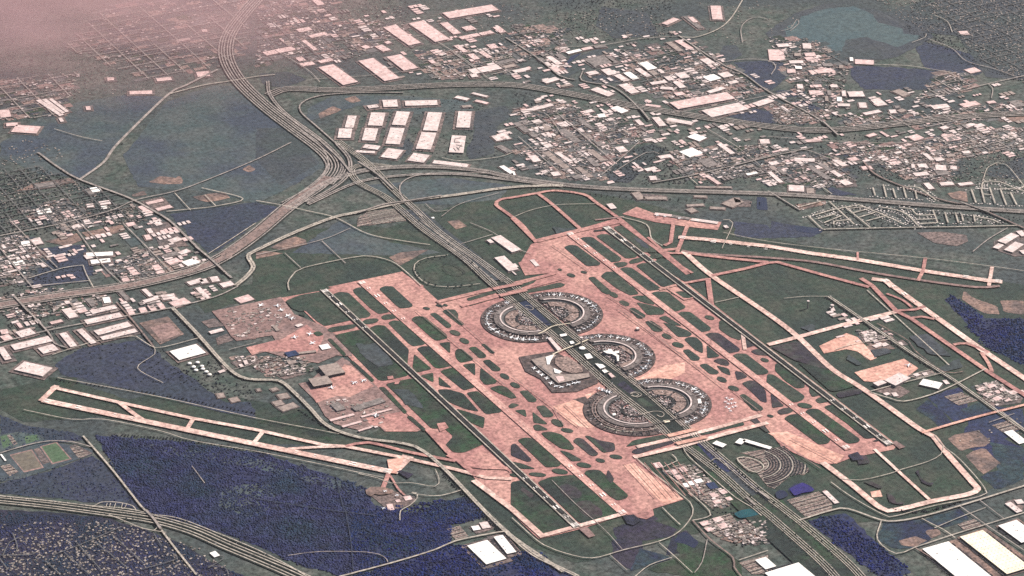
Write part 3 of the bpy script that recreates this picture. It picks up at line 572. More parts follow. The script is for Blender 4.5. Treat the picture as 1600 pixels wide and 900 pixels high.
 ('avenue', 'F', '1285,360 1425,357 1500,356 1592,354', 12, 'road_pale', (0,)), ('avenue', 'F', '1350,255 1375,278 1465,312 1525,326 1600,358', 16, 'road_pink', (0,)), ('avenue', 'F', '1020,287 1075,277 1140,262 1200,247 1270,232', 12, 'road', (0,)),
 ('perimeter_road', 'F', '1130,365 1200,379 1300,391 1445,405 1550,418 1620,428', 6, 'road_pale', (0,)), ('road', 'F', '1574,358 1545,375 1520,395', 10, 'road', (0,)), ('road', 'F', '1276,288 1300,305', 7, 'road_pale', (0,)),
 ('avenue', 'F', '1200,300 1250,330', 12, 'road', (0,)), ('road', 'F', '940,275 975,245 1000,222', 9, 'road', (0,)), ('road', 'F', '960,270 1010,240 1030,242', 8, 'road', (0,)), ('road', 'F', '1535,285 1545,262 1570,258 1600,292', 7, 'road_pale', (0,)),
 ('road', 'F', '1075,277 1090,290', 7, 'road_pale', (0,)), ('road', 'F', '1128,390 1145,350 1130,345', 7, 'road_pale', (0,)), ('road', 'F', '800,342 830,330 870,322 930,320', 6, 'road_pale', (0,)),
 ('road', 'F', '735,350 772,366 800,388 830,398', 7, 'road', (0,)), ('road', 'F', '690,340 720,320 780,303', 6, 'road', (0,)), ('road', 'F', '665,320 680,332 700,330', 6, 'road', (0,)), ('road', 'F', '720,383 770,368', 7, 'road', (0,)),
 ('road', 'F', '0,25 60,40 110,70', 6, 'road', (0,)) if 0 else ('road', 'F', '85,203 125,215 160,222', 7, 'road_pale', (0,)), ('road', 'F', '690,248 720,253 780,247 800,240', 7, 'road_pale', (0,)),
 ('road', 'F', '1180,250 1250,235 1300,250 1350,255', 8, 'road', (0,)), ('road', 'F', '800,175 850,178 880,215', 7, 'road', (0,)), ('road', 'F', '870,178 925,225 960,255', 9, 'road', (0,)), ('road', 'F', '810,215 850,250 880,275', 8, 'road', (0,)),
 ('road', 'F', '780,205 830,195 900,185', 7, 'road', (0,)), ('road', 'F', '800,240 900,215 960,205', 7, 'road', (0,)), ('road', 'F', '975,80 1010,110 1060,150', 8, 'road', (0,)), ('road', 'F', '930,110 1000,95 1060,80', 7, 'road', (0,)),
 ('road', 'F', '960,130 1040,115 1110,100', 7, 'road', (0,)), ('road', 'F', '1080,70 1130,115 1180,150', 7, 'road', (0,)), ('road', 'F', '1050,178 1130,165 1250,140', 7, 'road', (0,)), ('road', 'F', '1100,200 1150,230 1190,262', 7, 'road', (0,)),
 ('road', 'F', '1200,215 1300,222 1400,225 1450,218', 7, 'road', (0,)), ('road', 'F', '490,125 570,120 660,110', 7, 'road', (0,)), ('road', 'F', '520,70 600,65 700,50', 7, 'road', (0,)), ('road', 'F', '640,40 720,90 770,130', 8, 'road', (0,)), ('road', 'F', '430,80 480,110 500,130', 7, 'road', (0,))]
for nm, c, s, w, mm, offs in RD:
    if nm in ('highway', 'parkway', 'avenue') and mm != 'concrete_bright' and w < 60: strip('road_verge', G(c, s), max(offs)-min(offs)+w+16, 'verge', 'yard')
    strip(nm, G(c, s), w, mm, 'road', offs=offs)
for c, s, w, mm in (('Z1', '620,295 780,280 880,260 960,262 1070,300', 8, 'rubber'), ('Z1', '690,475 760,455 860,440 940,455', 7, 'rubber'), ('Z1', '600,270 640,262 690,290 670,310 630,300 610,285', 5, 'road_pale'), ('Z1', '430,400 520,370 610,380 680,440 650,480 560,490 470,470 425,430', 14, 'leaf_dark'),
    ('Z2', '620,265 700,240 830,215 890,218', 8, 'rubber'), ('Z2', '500,385 560,370 640,355 700,345', 8, 'rubber'), ('Z2', '1030,720 1080,705 1120,725 1080,745 1040,735', 6, 'road_pale'), ('Z3', '590,285 700,262 770,240 850,232', 8, 'rubber'), ('Z3', '590,470 740,432 830,440 850,470 820,492 775,470', 7, 'road_pale'), ('Z3', '500,245 550,228 620,255 570,285 515,262', 6, 'road_pale'),
    ('Z3', '780,270 860,250 950,265 1000,300 980,340 900,365', 14, 'leaf_dark'), ('Z1', '900,320 950,270 1020,270 1080,300 1100,330 1040,370 960,385', 12, 'leaf_dark'), ('Z2', '690,400 800,480 880,545', 5, 'road_pale'), ('Z2', '900,430 960,480 1010,530', 9, 'leaf_dark'), ('Z3', '120,440 200,330 330,270 400,260', 9, 'rubber'), ('Z3', '120,450 160,520 280,580 450,605 620,590 760,560', 9, 'rubber'),
    ('Z3', '230,590 400,640 620,640 780,605', 10, 'road_pale'), ('Z1', '330,300 400,260 560,215 700,190 760,170', 9, 'rubber'), ('Z1', '1110,490 1200,470 1300,440', 9, 'rubber'), ('Z3', '930,390 1030,430', 22, 'leaf_dark'), ('Z1', '1040,440 1140,520', 18, 'leaf_dark')):
    strip('terminal_road', G(c, s), w, mm, 'road')
STREETS = ['250,455 340,540', '295,450 420,415 560,390', '310,475 420,445', '350,500 460,455', '410,510 420,490 520,480', '510,410 600,400', '520,440 620,415', '570,465 670,435', '610,490 740,455', '380,365 540,510', '480,400 640,530', '560,385 720,450 850,510',
 '690,400 800,420 870,450 950,530', '820,405 900,415 930,450 1040,450', '930,480 1045,475', '950,505 1055,500', '1030,420 1060,500', '1105,435 1125,500', '1170,435 1190,500', '1210,445 1220,490', '1285,450 1295,495', '1290,460 1400,480 1440,500', '655,280 670,330', '720,260 740,340',
 '780,285 800,345', '845,275 865,345', '865,275 940,280 1050,360', '920,300 930,350', '1270,290 1300,375', '1330,280 1355,375', '1385,280 1420,380', '1340,320 1395,325', '1450,285 1490,390', '1515,310 1555,390', '1340,290 1345,245 1450,245 1560,290 1600,270', '1455,285 1560,290', '200,400 330,365', '1600,300 1560,290']
for s in STREETS: strip('street', G('A8', s), 13, 'road_pale', 'road')
for s in ('0,780 200,775 210,760', '20,780 60,700 140,660', '100,760 110,720 80,640', '0,800 50,870', '280,810 380,900', '880,870 1110,800 1060,760', '1300,860 1400,800 1380,780', '1300,850 1400,850 1430,900', '960,640 1010,720', '600,700 800,860', '700,650 900,830', '400,760 560,900', '480,700 640,880', '330,780 560,690 760,600'):
    strip('street', G('B5', s), 7, 'road_grey', 'road')
# corridor of the central parkway and its verges
sheet('parkway_verge', G('F', '760,443 800,443 830,463 890,515 945,560 1005,605 1058,650 1100,690 1062,697 1020,662 960,615 920,580 870,535 803,480'), 'verge', 'grass')
sheet('parkway_verge', G('F', '1072,700 1108,697 1190,765 1255,815 1330,878 1350,908 1270,908 1195,840 1120,765'), 'grass_vivid', 'grass')
sheet('parkway_verge', G('F', '620,328 660,330 795,438 765,440'), 'slate', 'grass')
for c, s, mm in (('Z4', '240,80 180,90 400,330 850,620 870,600 560,330', 'navy'), ('Z4', '400,340 500,400 560,380 850,610 770,640', 'slate'), ('Z1', '540,230 620,200 880,460 800,470', 'pond'), ('Z3', '360,150 430,110 560,230 500,250', 'purple'), ('Z3', '560,310 620,280 740,370 640,380', 'grass')):
    sheet('parkway_verge', G(c, s), mm, 'grass')

# ------------------------------------------------------------------ blocks of the built-up areas: plots of different ground
PLOT = [('A1', '700,0 1600,0 1500,400 900,500 400,300', 60), ('A1', '0,500 500,450 400,720 0,760', 24), ('A2', '0,0 520,0 420,300 0,420', 50), ('Z5', '300,180 760,140 900,260 780,400 400,460 290,330', 12), ('A4', '0,230 300,250 520,380 440,700 200,640 120,450', 40), ('A4', '900,640 1100,440 1250,470 1300,560', 16),
 ('A3', '0,690 300,640 800,790 900,890 200,900', 60), ('A7', '0,0 600,0 700,60 560,230 200,200', 60), ('A3', '600,330 1100,250 1600,560 1400,640 900,600', 70), ('A8', '400,0 900,0 1200,60 1150,240 900,220 500,60', 70),
 ('A8', '0,60 400,60 560,240 300,290 0,240', 40), ('A4', '450,720 1000,700 1600,640 1600,720 1000,800 500,800', 40), ('A8', '900,0 1200,-80 1600,-100 1600,20 1250,60', 40), ('A7', '1000,40 1600,0 1600,200 1100,220', 50), ('A5', '120,420 400,340 520,420 600,520 400,560 300,480', 26),
 ('A5', '640,770 930,650 1070,790 800,860 720,840', 26), ('A5', '0,600 130,560 280,700 150,880 0,880', 30), ('B1', '250,0 560,20 700,60 380,160 120,220 0,160 0,60', 34), ('A2', '200,200 640,120 1000,160 640,360 300,420', 44), ('A2', '1000,320 1600,300 1600,460 1100,500', 34), ('A3', '0,150 340,180 300,440 0,340', 30),
 ('A4', '0,640 400,700 330,760 60,780', 26), ('B4', '560,270 720,260 800,330 620,350', 20), ('B4', '1290,620 1420,585 1590,690 1400,745', 24), ('B7', '1180,560 1600,560 1600,700 1400,700', 30), ('B7', '950,250 1200,190 1400,440 1250,480', 26), ('Z5', '330,650 1100,660 1200,800 800,880', 26), ('Z6', '330,570 1000,560 900,860 420,800', 9)]
NP = 0
for mm in ('yard', 'lot', 'slate', 'road_grey', 'concrete_dull', 'grass_vivid'):
    V_, F_ = [], []
    for c, s, n in PLOT:
        near = c[0] in 'BZ'
        for x, y in sample(G(c, s), max(2, int(n*(.3 if mm in ('concrete_dull', 'grass_vivid') else .5)))):
            a, b = (random.uniform(15, 45), random.uniform(12, 40)) if near else (random.uniform(25, 85), random.uniform(20, 60)); NP += 1; z = 1.9+.0025*(NP % 240); k = len(V_)
            V_ += [(x-a, y-b, z), (x+a, y-b, z), (x+a, y+b, z), (x-a, y+b, z)]; F_.append((k, k+1, k+2, k+3))
    mesh('building_plot', V_, F_, mm)['kind'] = 'structure'

def grid_streets(crop, s, gx, gy, w, m='road_grey'):
    poly = G(crop, s); z = LEVEL['road']-1.2; V_, F_ = [], []
    for ax in (0, 1):
        q = [(p.x, p.y) if ax else (p.y, p.x) for p in poly]; lo, hi = min(t[1] for t in q), max(t[1] for t in q); y = lo+random.uniform(30, 90); zz = z+ax*.4
        while y < hi:
            xs = sorted(a[0]+(b[0]-a[0])*(y-a[1])/(b[1]-a[1]) for a, b in zip(q, q[1:]+q[:1]) if (a[1] > y) != (b[1] > y))
            for x0, x1 in zip(xs[::2], xs[1::2]):
                if random.random() < .3: x1 = x0+(x1-x0)*random.uniform(.4, .9)
                r_ = [(x0, y-w/2), (x1, y-w/2), (x1, y+w/2), (x0, y+w/2)]; k = len(V_)
                V_ += [(a, b, zz) if ax else (b, a, zz) for a, b in r_]; F_.append((k, k+1, k+2, k+3) if ax else (k+3, k+2, k+1, k))
            y += (gx if ax else gy)*random.uniform(.7, 1.4)
    if F_: mesh('street', V_, F_, m)['kind'] = 'structure'
for c, s, n in PLOT:
    if c[0] in 'A': grid_streets(c, s, 150, 210, 9, random.choice(('road_grey', 'road', 'road_grey')))
grid_streets('F', '0,265 60,260 140,285 215,320 230,345 120,352 0,370', 110, 150, 8)
grid_streets('F', '1440,0 1600,0 1600,125 1540,100 1500,60', 130, 180, 8)
for k in range(9):
    a, b = P(800+.25*(700+42*k), 675+.25*(205-1*k)), P(800+.25*(745+38*k+150), 675+.25*(420-2*k)); strip('pavement_seam', [a, b], 5, 'concrete', 'mark', None, False)
for s in ('A7', '250,640 480,800'), ('B3', '600,60 1040,330'), ('B3', '660,140 1180,520'), ('B3', '700,150 1330,640'), ('B2', '1000,150 1560,620'), ('B2', '1130,90 1500,420'), ('B3', '0,560 420,880'), ('B3', '260,760 330,880'), ('B3', '330,740 480,880'), ('B8', '60,60 330,240'), ('B8', '140,50 420,195'), ('B3', '1380,650 1560,790'):
    a, b = G(*s); strip('pavement_seam', [a, b], 6, 'concrete_dull', 'mark', None, False)

# ------------------------------------------------------------------ parking lots and yards
LOTS = [('A6', '630,520 640,460 700,425 860,405 940,480 740,505', 'lot'), ('A6', '690,430 860,408 930,475 730,500', 'lot'), ('A6', '960,410 1050,430 1120,480 1180,545 1100,540 1020,470', 'lot'), ('A6', '1195,485 1265,475 1320,515 1250,535', 'dirt'),
 ('A6', '90,650 180,600 250,580 310,600 320,630 180,665', 'dirt'), ('A6', '0,680 60,670 170,685 0,720', 'dirt'), ('A6', '830,710 900,680 1080,660 960,730 900,760', 'dirt'), ('A6', '450,895 910,800 1050,890 1000,930 600,930', 'concrete'),
 ('B7', '950,240 1070,200 1175,290 1060,320', 'lot'), ('B7', '1080,350 1160,310 1260,340 1390,440 1250,480 1200,440', 'lot'), ('B7', '1160,570 1360,510 1440,600 1290,660', 'lot'), ('B7', '1300,670 1480,600 1560,570 1590,640 1400,700', 'dirt'), ('B7', '1420,820 1600,770 1600,890 1500,890', 'lot'),
 ('Z4', '600,240 730,230 860,290 880,370 800,390 700,370', 'lot'), ('Z4', '640,190 900,150 1100,120 1200,240 1220,330 1160,430 1100,480 1000,560 930,540 820,400 900,320 860,260 700,200', 'lot'), ('Z4', '1210,250 1330,320 1360,380 1300,420 1200,400', 'lot'), ('Z4', '1130,680 1460,590 1600,700 1600,800 1320,850', 'lot'),
 ('Z4', '1490,590 1530,570 1600,640 1600,660', 'concrete_dull'), ('B1', '870,220 1050,180 1150,290 1000,355', 'dirt'), ('B1', '940,250 1060,215 1130,290 1010,330', 'concrete_dull'), ('B1', '1325,145 1600,90 1600,320 1480,330 1380,210', 'concrete_dull'), ('Z5', '180,460 300,410 370,480 200,530', 'yard'), ('Z5', '30,285 170,250 270,330 110,350', 'yard'),
 ('Z5', '700,730 860,680 930,750 800,790', 'dirt'), ('Z5', '810,850 960,790 1130,830 900,890', 'yard'), ('Z5', '330,710 540,650 590,720 420,770', 'yard'), ('A5', '280,610 480,560 520,600 420,640', 'dirt'), ('A5', '510,555 770,505 780,545 560,600', 'dirt'), ('A5', '780,600 840,580 890,625 820,645', 'slate_green'),
 ('A5', '880,360 1020,330 1080,400 970,420', 'yard'), ('A5', '930,480 1050,490 1180,640 1000,650', 'yard'), ('B6', '1190,610 1270,585 1330,655 1250,680', 'lot'), ('B6', '1330,600 1460,545 1500,570 1480,610 1380,640', 'yard'), ('B6', '720,400 860,370 1000,410 980,450 830,500 790,460', 'yard'),
 ('A8', '930,555 1080,550 1240,570 1250,610 1180,640 1040,620', 'yard'), ('A8', '1120,310 1200,295 1240,300 1250,365 1150,340', 'dirt'), ('A8', '1410,610 1560,540 1640,540 1640,700 1540,705 1410,660', 'yard'), ('A8', '400,240 540,220 560,270 430,275', 'yard'), ('A8', '170,380 360,355 360,380 200,415', 'dirt'), ('A7', '745,305 965,325 960,350 820,345', 'yard'), ('A7', '1310,365 1390,335 1500,360 1490,395 1330,390', 'yard'),
 ('B5', '-10,20 120,0 250,20 300,60 580,110 580,140 150,290 20,310 -10,300', 'slate_green'), ('B5', '60,145 200,110 275,225 150,255', 'concrete_dull'), ('B5', '70,150 195,117 262,220 150,246', 'turf_tan'), ('B5', '248,92 355,64 450,172 325,204', 'concrete_dull'), ('B5', '260,94 350,70 436,168 330,194', 'turf'), ('B5', '435,95 485,83 545,150 490,165', 'lot'), ('B5', '0,215 60,203 115,250 60,278', 'lot'), ('B5', '0,30 40,20 75,80 20,105', 'turf'), ('B5', '45,25 70,20 110,75 85,85', 'lot'), ('B5', '150,30 230,18 245,50 165,75', 'turf'), ('B5', '440,90 470,78 580,135 540,150', 'yard'), ('B5', '210,110 245,100 310,190 270,205', 'yard'),
 ('B4', '565,290 640,260 730,310 700,325 600,345', 'yard'), ('B4', '545,390 720,330 800,380 640,400 660,455 620,450', 'dirt'), ('B4', '790,340 840,325 880,355 820,370', 'yard'), ('B4', '870,550 1010,510 1060,540 930,570', 'lot'), ('B4', '650,640 800,600 890,650 820,690', 'yard'), ('B4', '1290,620 1420,585 1590,690 1580,720 1400,745', 'yard'), ('B4', '1100,680 1210,655 1310,705 1190,735', 'lot'), ('B4', '1400,860 1500,830 1590,880 1480,910', 'lot'),
 ('B8', '1185,580 1290,545 1360,590 1230,620', 'lot'), ('B8', '640,375 700,365 715,405 650,410', 'concrete_bright'), ('B8', '940,740 1180,670 1460,900 1200,920', 'dirt'), ('B8', '1180,660 1360,600 1700,850 1480,910', 'dirt'), ('B8', '1420,590 1560,540 1700,640 1680,740', 'dirt'), ('B8', '0,120 60,90 140,150 130,260 0,350', 'lot') if 0 else ('B8', '1480,440 1540,420 1600,470 1580,510', 'yard'), ('B8', '-10,870 210,810 330,920 -10,960', 'dirt')]
for c, s, mm in LOTS: sheet('parking_lot' if mm == 'lot' else 'paved_yard', G(c, s), mm, 'yard')
def lot_rows(crop, s, gap, m='road_pale', w=6):
    poly = G(crop, s); z = zof('yard')+2.2; V_, F_ = [], []; ys = [p.y for p in poly]; y = min(ys)+gap/2
    while y < max(ys):
        xs = sorted(a.x+(b.x-a.x)*(y-a.y)/(b.y-a.y) for a, b in zip(poly, poly[1:]+poly[:1]) if (a.y > y) != (b.y > y))
        for x0, x1 in zip(xs[::2], xs[1::2]):
            k = len(V_); V_ += [(x0, y-w/2, z), (x1, y-w/2, z), (x1, y+w/2, z), (x0, y+w/2, z)]; F_.append((k, k+1, k+2, k+3))
        y += gap
    if F_: mesh('parking_row', V_, F_, m)['kind'] = 'structure'
for c, s, mm in LOTS:
    if mm == 'lot': lot_rows(c, s, 34); lot_rows(c, s, 47, 'rubber', 5)
fan_c = P(1060+760*.15, 680+300*.15); fan = G('Z4', '900,170 1000,140 1110,115 1210,240 1340,320 1370,390 1220,420 1140,440 1090,480 990,555 930,530 880,440 905,330')
def fan_arc(r0, r1, m, step=.04):
    V_, F_ = [], []; z = zof('yard')+2.6; a = -math.pi
    while a < math.pi:
        q = [(fan_c.x+r*math.cos(t), fan_c.y+r*math.sin(t)) for r, t in ((r0, a), (r1, a), (r1, a+step), (r0, a+step))]
        if inside(((q[0][0]+q[2][0])/2, (q[0][1]+q[2][1])/2), fan): k = len(V_); V_ += [(x, y, z) for x, y in q]; F_.append((k, k+1, k+2, k+3))
        a += step
    if F_: mesh('parking_row', V_, F_, m)['kind'] = 'structure'
for i, r_ in enumerate(range(120, 520, 22)): fan_arc(r_, r_+7, 'yard') if i % 4 else fan_arc(r_, r_+9, 'road_pale'); fan_arc(r_+7.5, r_+17, 'leaf_dark', .023)
# parked cars: thousands of specks nobody could count, set out in rows on the lots
cars = MB()
for c, s, mm in LOTS:
    if mm != 'lot': continue
    poly = G(c, s); xs = [p.x for p in poly]; ys = [p.y for p in poly]
    y = min(ys)
    while y < max(ys):
        x = min(xs)
        while x < max(xs):
            if random.random() < .62 and inside((x, y), poly): cars.box(x, y, 3, 4.6, 2.0, 1.5, random.choice((0, math.pi/2)))
            x += random.uniform(5, 8)
        y += 11
for nm, c, s, w, mm, offs in RD:
    if nm in ('highway', 'parkway', 'avenue'):
        ln = spline(G(c, s), 22)
        for d in offs:
            for p in offset_line(ln, d+random.uniform(-2, 2)):
                if random.random() < .35: cars.box(p.x+random.uniform(-9, 9), p.y+random.uniform(-9, 9), 12.5, random.choice((4.6, 4.6, 14)), 2.4, 2, random.uniform(0, 3))
if cars.v: tag(cars.build('parked_cars', 'car_paint'), 'rows of tiny parked cars filling the parking lots', 'cars', None, 'stuff')

# ------------------------------------------------------------------ buildings
BL = []
def bld(district, crop, noun, h, roof, data, wall='wall', yard=26):
    for s in data.split(';'):
        s = s.strip()
        if s: BL.append((district, crop, noun, h, roof, s, wall, yard))
D = {}
D['hazy left edge'] = 'in the hazy estate at the far left edge'
bld('hazy left edge', 'A1', 'warehouse', 11, 'roof_white', '225,628 245,616 392,712;262,622 282,612 402,700;305,620 322,612 428,692;365,738 378,722 392,745')
bld('hazy left edge', 'A1', 'warehouse', 12, 'roof_pink', '100,780 255,790 245,835;-10,690 50,668 65,712;40,768 110,765 130,785')
D['upper left hamlet'] = 'along the road at the upper left'
bld('upper left hamlet', 'A1', 'building', 9, 'roof_pink', '810,570 950,565 955,585;975,490 1065,480 1062,500;1225,450 1300,440 1312,470;670,485 710,480 712,498;1100,250 1180,235 1182,247;535,665 560,650 565,672;1260,185 1290,180 1295,195')
D['top estate'] = 'in the top estate above the curving freeway'
bld('top estate', 'A2', 'warehouse', 14, 'roof_pink', '1165,80 1470,28 1515,62;795,170 875,158 1035,270;955,145 1040,125 1205,240;640,380 730,360 895,485;815,355 905,340 1015,425;390,420 480,400 635,510')
bld('top estate', 'A2', 'storehouse', 11, 'roof_pink', '1150,145 1195,136 1280,205;1285,170 1345,160 1378,182;1265,230 1380,206 1392,224;1390,206 1465,190 1472,208;1480,170 1515,160 1560,195;1235,285 1265,278 1325,320;1320,340 1355,332 1398,365;1390,325 1420,318 1475,355;250,182 330,168 342,188;325,222 425,198 440,215;285,255 310,250 385,308;40,325 220,290 242,312;245,360 285,352 310,375;265,398 350,383 365,402;385,380 465,362 470,380;740,290 790,280 845,312;655,290 690,282 720,297;800,262 830,255 850,267;350,0 395,-5 430,28;1075,378 1100,372 1125,390;1440,280 1480,265 1510,290', yard=14)
D['ridge row'] = 'in the row right of the top estate'
bld('ridge row', 'A2', 'warehouse', 12, 'roof_white', '1325,435 1500,400 1525,430;1490,390 1600,365 1615,380;1540,412 1610,398 1625,414;1335,465 1375,460 1390,478')
bld('ridge row', 'A3', 'warehouse', 12, 'roof_white', '0,440 95,420 110,435;510,285 580,278 598,292;430,302 490,290 505,303;335,325 420,305 432,318;265,340 295,330 340,360;210,355 240,345 312,395;155,365 185,358 210,378;200,390 220,382 245,405;230,420 265,410 310,440;185,505 270,480 292,498;300,535 365,522 378,532', yard=12)
D['triangle park'] = 'in the tilted white-roofed park beside the curving freeway'
bld('triangle park', 'A2', 'warehouse', 13, 'roof_white', '790,625 880,622 888,665;930,630 1130,625 1138,655;693,660 755,652 760,670;575,722 630,718 610,792;520,802 602,797 592,855;720,702 810,700 790,780;682,800 765,795 745,870;880,695 965,692 935,775;840,797 930,795 900,895;1075,700 1165,695 1135,808;1035,825 1130,822 1095,925;1265,695 1348,695 1335,795', yard=32)
bld('triangle park', 'A6', 'warehouse', 12, 'roof_white', '685,0 778,12 760,35;630,38 745,45 740,58;825,25 920,40 875,95;985,55 1088,65 1050,112;1115,100 1330,125 1320,145', yard=20)
D['four strips'] = 'in the small cluster above the tilted white park'
bld('four strips', 'A2', 'storehouse', 10, 'roof_white', '1240,610 1265,598 1340,615;1345,585 1365,578 1458,600;1365,632 1380,622 1455,640;1285,660 1340,655 1345,668', yard=14)
D['grid north'] = 'in the estate grid above the middle freeway'
bld('grid north', 'A3', 'warehouse', 12, 'roof_white', '960,265 990,256 1068,312;1015,255 1045,245 1130,297;460,452 520,440 545,458;785,395 835,378 900,420;555,435 600,420 645,455;635,470 665,456 728,495;695,455 730,443 790,485;765,430 790,418 865,468;850,445 880,435 912,460;905,435 925,428 955,452;665,530 720,520 800,575', yard=16)
bld('grid north', 'A3', 'depot', 10, 'roof_grey', '450,370 575,345 610,395;580,350 605,340 655,385;1070,105 1095,98 1190,172')
D['northern edge'] = 'near the lake road at the top'
bld('northern edge', 'A3', 'warehouse', 13, 'roof_pink', '1240,35 1302,25 1315,110;935,145 1010,110 1035,125;1100,108 1120,98 1155,130')
D['courtyards'] = 'near the twin giant warehouses above the freeway'
bld('courtyards', 'A3', 'office', 14, 'roof_white', '1190,480 1260,462 1295,492;1285,460 1345,447 1385,472;1345,512 1400,500 1412,515;1405,495 1425,488 1450,508;1005,512 1040,502 1085,540;950,480 985,472 1015,495;860,515 955,500 958,517;1020,460 1075,448 1110,478;1010,580 1060,572 1080,590;1115,575 1165,565 1182,584;930,540 1005,545 1000,560;1215,570 1310,540 1325,556;1175,372 1220,360 1268,390;1240,355 1270,348 1290,362', yard=14)
bld('courtyards', 'A3', 'distribution centre', 16, 'roof_white', '985,640 1340,575 1395,615;1185,690 1415,640 1485,680;1500,645 1600,612 1645,630')
D['freeway strip'] = 'just beside the middle freeway bend'
bld('freeway strip', 'A3', 'warehouse', 11, 'roof_white', '875,735 915,727 962,780;980,735 1135,762 1130,782;490,560 550,550 660,592;840,648 930,660 935,672;50,692 240,645 250,662', yard=14)
D['central grid'] = 'in the grid of blocks below the middle freeway'
bld('central grid', 'A3', 'warehouse', 10, 'roof_white', '455,690 495,682 508,698;530,715 575,708 595,727;580,745 620,735 635,748;615,675 700,680 770,712;765,750 790,742 825,775;120,755 170,747 200,767;180,790 225,780 250,807;320,760 340,752 370,774;410,740 440,733 462,757;400,805 430,798 452,820;435,840 475,830 500,857;5,770 40,760 115,817;175,890 215,880 255,912;515,890 550,880 580,902;690,875 715,865 725,882;820,868 870,860 880,877;1095,855 1150,835 1225,862;1545,870 1600,860 1610,887', yard=14)
bld('central grid', 'A3', 'shed', 9, 'roof_grey', '290,812 330,800 430,880;260,725 310,715 330,735;410,755 440,750 530,805;100,830 140,822 170,850', yard=10)
bld('central grid', 'A2', 'warehouse', 10, 'roof_white', '1470,850 1560,835 1600,865', yard=14)
bld('central grid', 'A6', 'warehouse', 10, 'roof_white', '1500,15 1530,5 1600,45;1520,140 1545,130 1612,175', yard=14)
D['south grid'] = 'in the blocks above the lower freeway'
bld('south grid', 'A7', 'warehouse', 11, 'roof_white', '100,75 140,60 175,97;265,55 290,48 378,105;470,40 500,30 585,97;460,90 495,82 550,132;370,200 420,188 448,208;240,178 285,168 305,190;0,170 12,165 22,188;640,20 690,10 725,42;1045,48 1125,22 1180,60;1160,100 1240,88 1295,132;910,75 985,62 990,82;825,155 890,140 905,157;855,200 895,190 905,215;1280,0 1310,-5 1395,57;1205,200 1230,195 1310,247;1460,185 1525,172 1532,184', yard=14)
bld('south grid', 'A7', 'long shed', 10, 'roof_tan', '190,52 225,40 355,140;390,145 420,138 510,202;1150,262 1370,265 1372,275', yard=10)
D['freeway south'] = 'between the lower freeway and the freight apron'
bld('freeway south', 'A7', 'warehouse', 10, 'roof_tan', '745,305 800,302 840,345;820,328 965,330 960,347;1310,372 1385,335 1440,365;1385,335 1420,330 1430,360;1090,378 1195,372 1200,385;1085,408 1125,396 1160,418;1140,320 1215,322 1225,335;1240,390 1330,395 1335,410', yard=10)
D['freight terminal'] = 'on the freight apron at the upper end'
bld('freight terminal', 'A7', 'freight shed', 12, 'roof_white', '895,428 1000,440 998,454;1125,462 1290,485 1288,500', yard=0)
bld('freight terminal', 'A7', 'freight shed', 11, 'roof_grey', '1003,442 1118,460 1112,474', yard=0)
bld('freight terminal', 'A7', 'tank house', 14, 'roof_white', '590,375 620,362 648,392;1320,510 1340,505 1355,520', yard=0)
D['west freight'] = 'beside the apron left of the inner runways'
bld('west freight', 'A6', 'freight hall', 14, 'roof_white', '1470,585 1530,570 1660,660;1440,600 1465,595 1490,614;1490,710 1550,696 1640,780', yard=10)
bld('west freight', 'A7', 'freight hall', 9, 'roof_white', '112,725 135,718 170,757;0,750 20,745 40,765;0,790 30,815 45,828', yard=0)
bld('west freight', 'A6', 'toll canopy', 8, 'roof_bright', '1050,465 1110,455 1114,464;1003,500 1060,484 1064,494', yard=0)
D['right blocks'] = 'right of the grid near the estate houses'
bld('right blocks', 'A8', 'warehouse', 11, 'roof_white', '-5,175 20,170 95,237;165,85 290,90 288,110;240,140 270,130 395,212;310,125 335,117 400,160;385,170 410,162 465,197;400,100 435,92 500,132;50,155 70,148 115,184;0,115 50,105 75,122;5,140 30,133 55,157;130,255 225,260 222,297;240,275 285,268 288,300;440,232 485,220 530,247', yard=14)
bld('right blocks', 'A8', 'shop', 8, 'roof_pink', '735,105 800,90 835,117;495,90 545,80 560,100;580,140 640,135 650,155', yard=12)
D['far right blocks'] = 'in the plaza cluster above the diagonal avenue'
bld('far right blocks', 'A8', 'office', 11, 'roof_white', '895,125 915,118 918,140;930,125 985,122 985,144;1045,130 1110,125 1115,157;1140,135 1180,132 1180,152;905,182 990,172 985,194;1045,172 1120,167 1115,190;1110,62 1165,60 1170,77;965,60 990,55 1040,97;1035,88 1085,82 1088,102;1185,245 1270,235 1275,252;970,245 1000,235 1035,272;880,20 920,12 935,32;1070,240 1150,235 1155,255;1210,45 1255,40 1260,55', yard=14)
D['walled works'] = 'in the walled works at the right edge'
bld('walled works', 'A8', 'works hall', 13, 'roof_white', '1435,605 1520,555 1562,577;1475,660 1545,610 1592,632;1405,645 1440,620 1460,642;1570,665 1600,650 1625,672;1550,545 1580,535 1615,567', yard=12)
D['lake campus'] = 'in the campus below the lake'
bld('lake campus', 'A4', 'office', 16, 'roof_white', '50,275 120,270 120,290;215,270 265,260 270,292;225,330 290,328 290,350;165,330 205,328 205,347;130,378 215,376 215,394;170,412 210,410 212,427;335,395 395,392 398,412;510,358 530,355 533,377;445,405 470,402 470,422;180,525 215,520 220,547;370,562 395,560 398,592;355,600 375,600 378,630;460,565 485,565 488,600;495,572 590,570 592,602;430,605 460,605 462,632;435,645 510,648 508,664;385,530 430,528 432,544', yard=12)
bld('lake campus', 'A4', 'garage', 10, 'roof_pink', '0,308 95,300 105,368;225,358 305,350 310,377;255,565 340,565 338,592;260,530 330,528 328,544;545,370 660,376 660,404;120,430 170,425 172,450;250,440 400,425 400,450', yard=8)
D['lake road'] = 'along the freeway right of the lake campus'
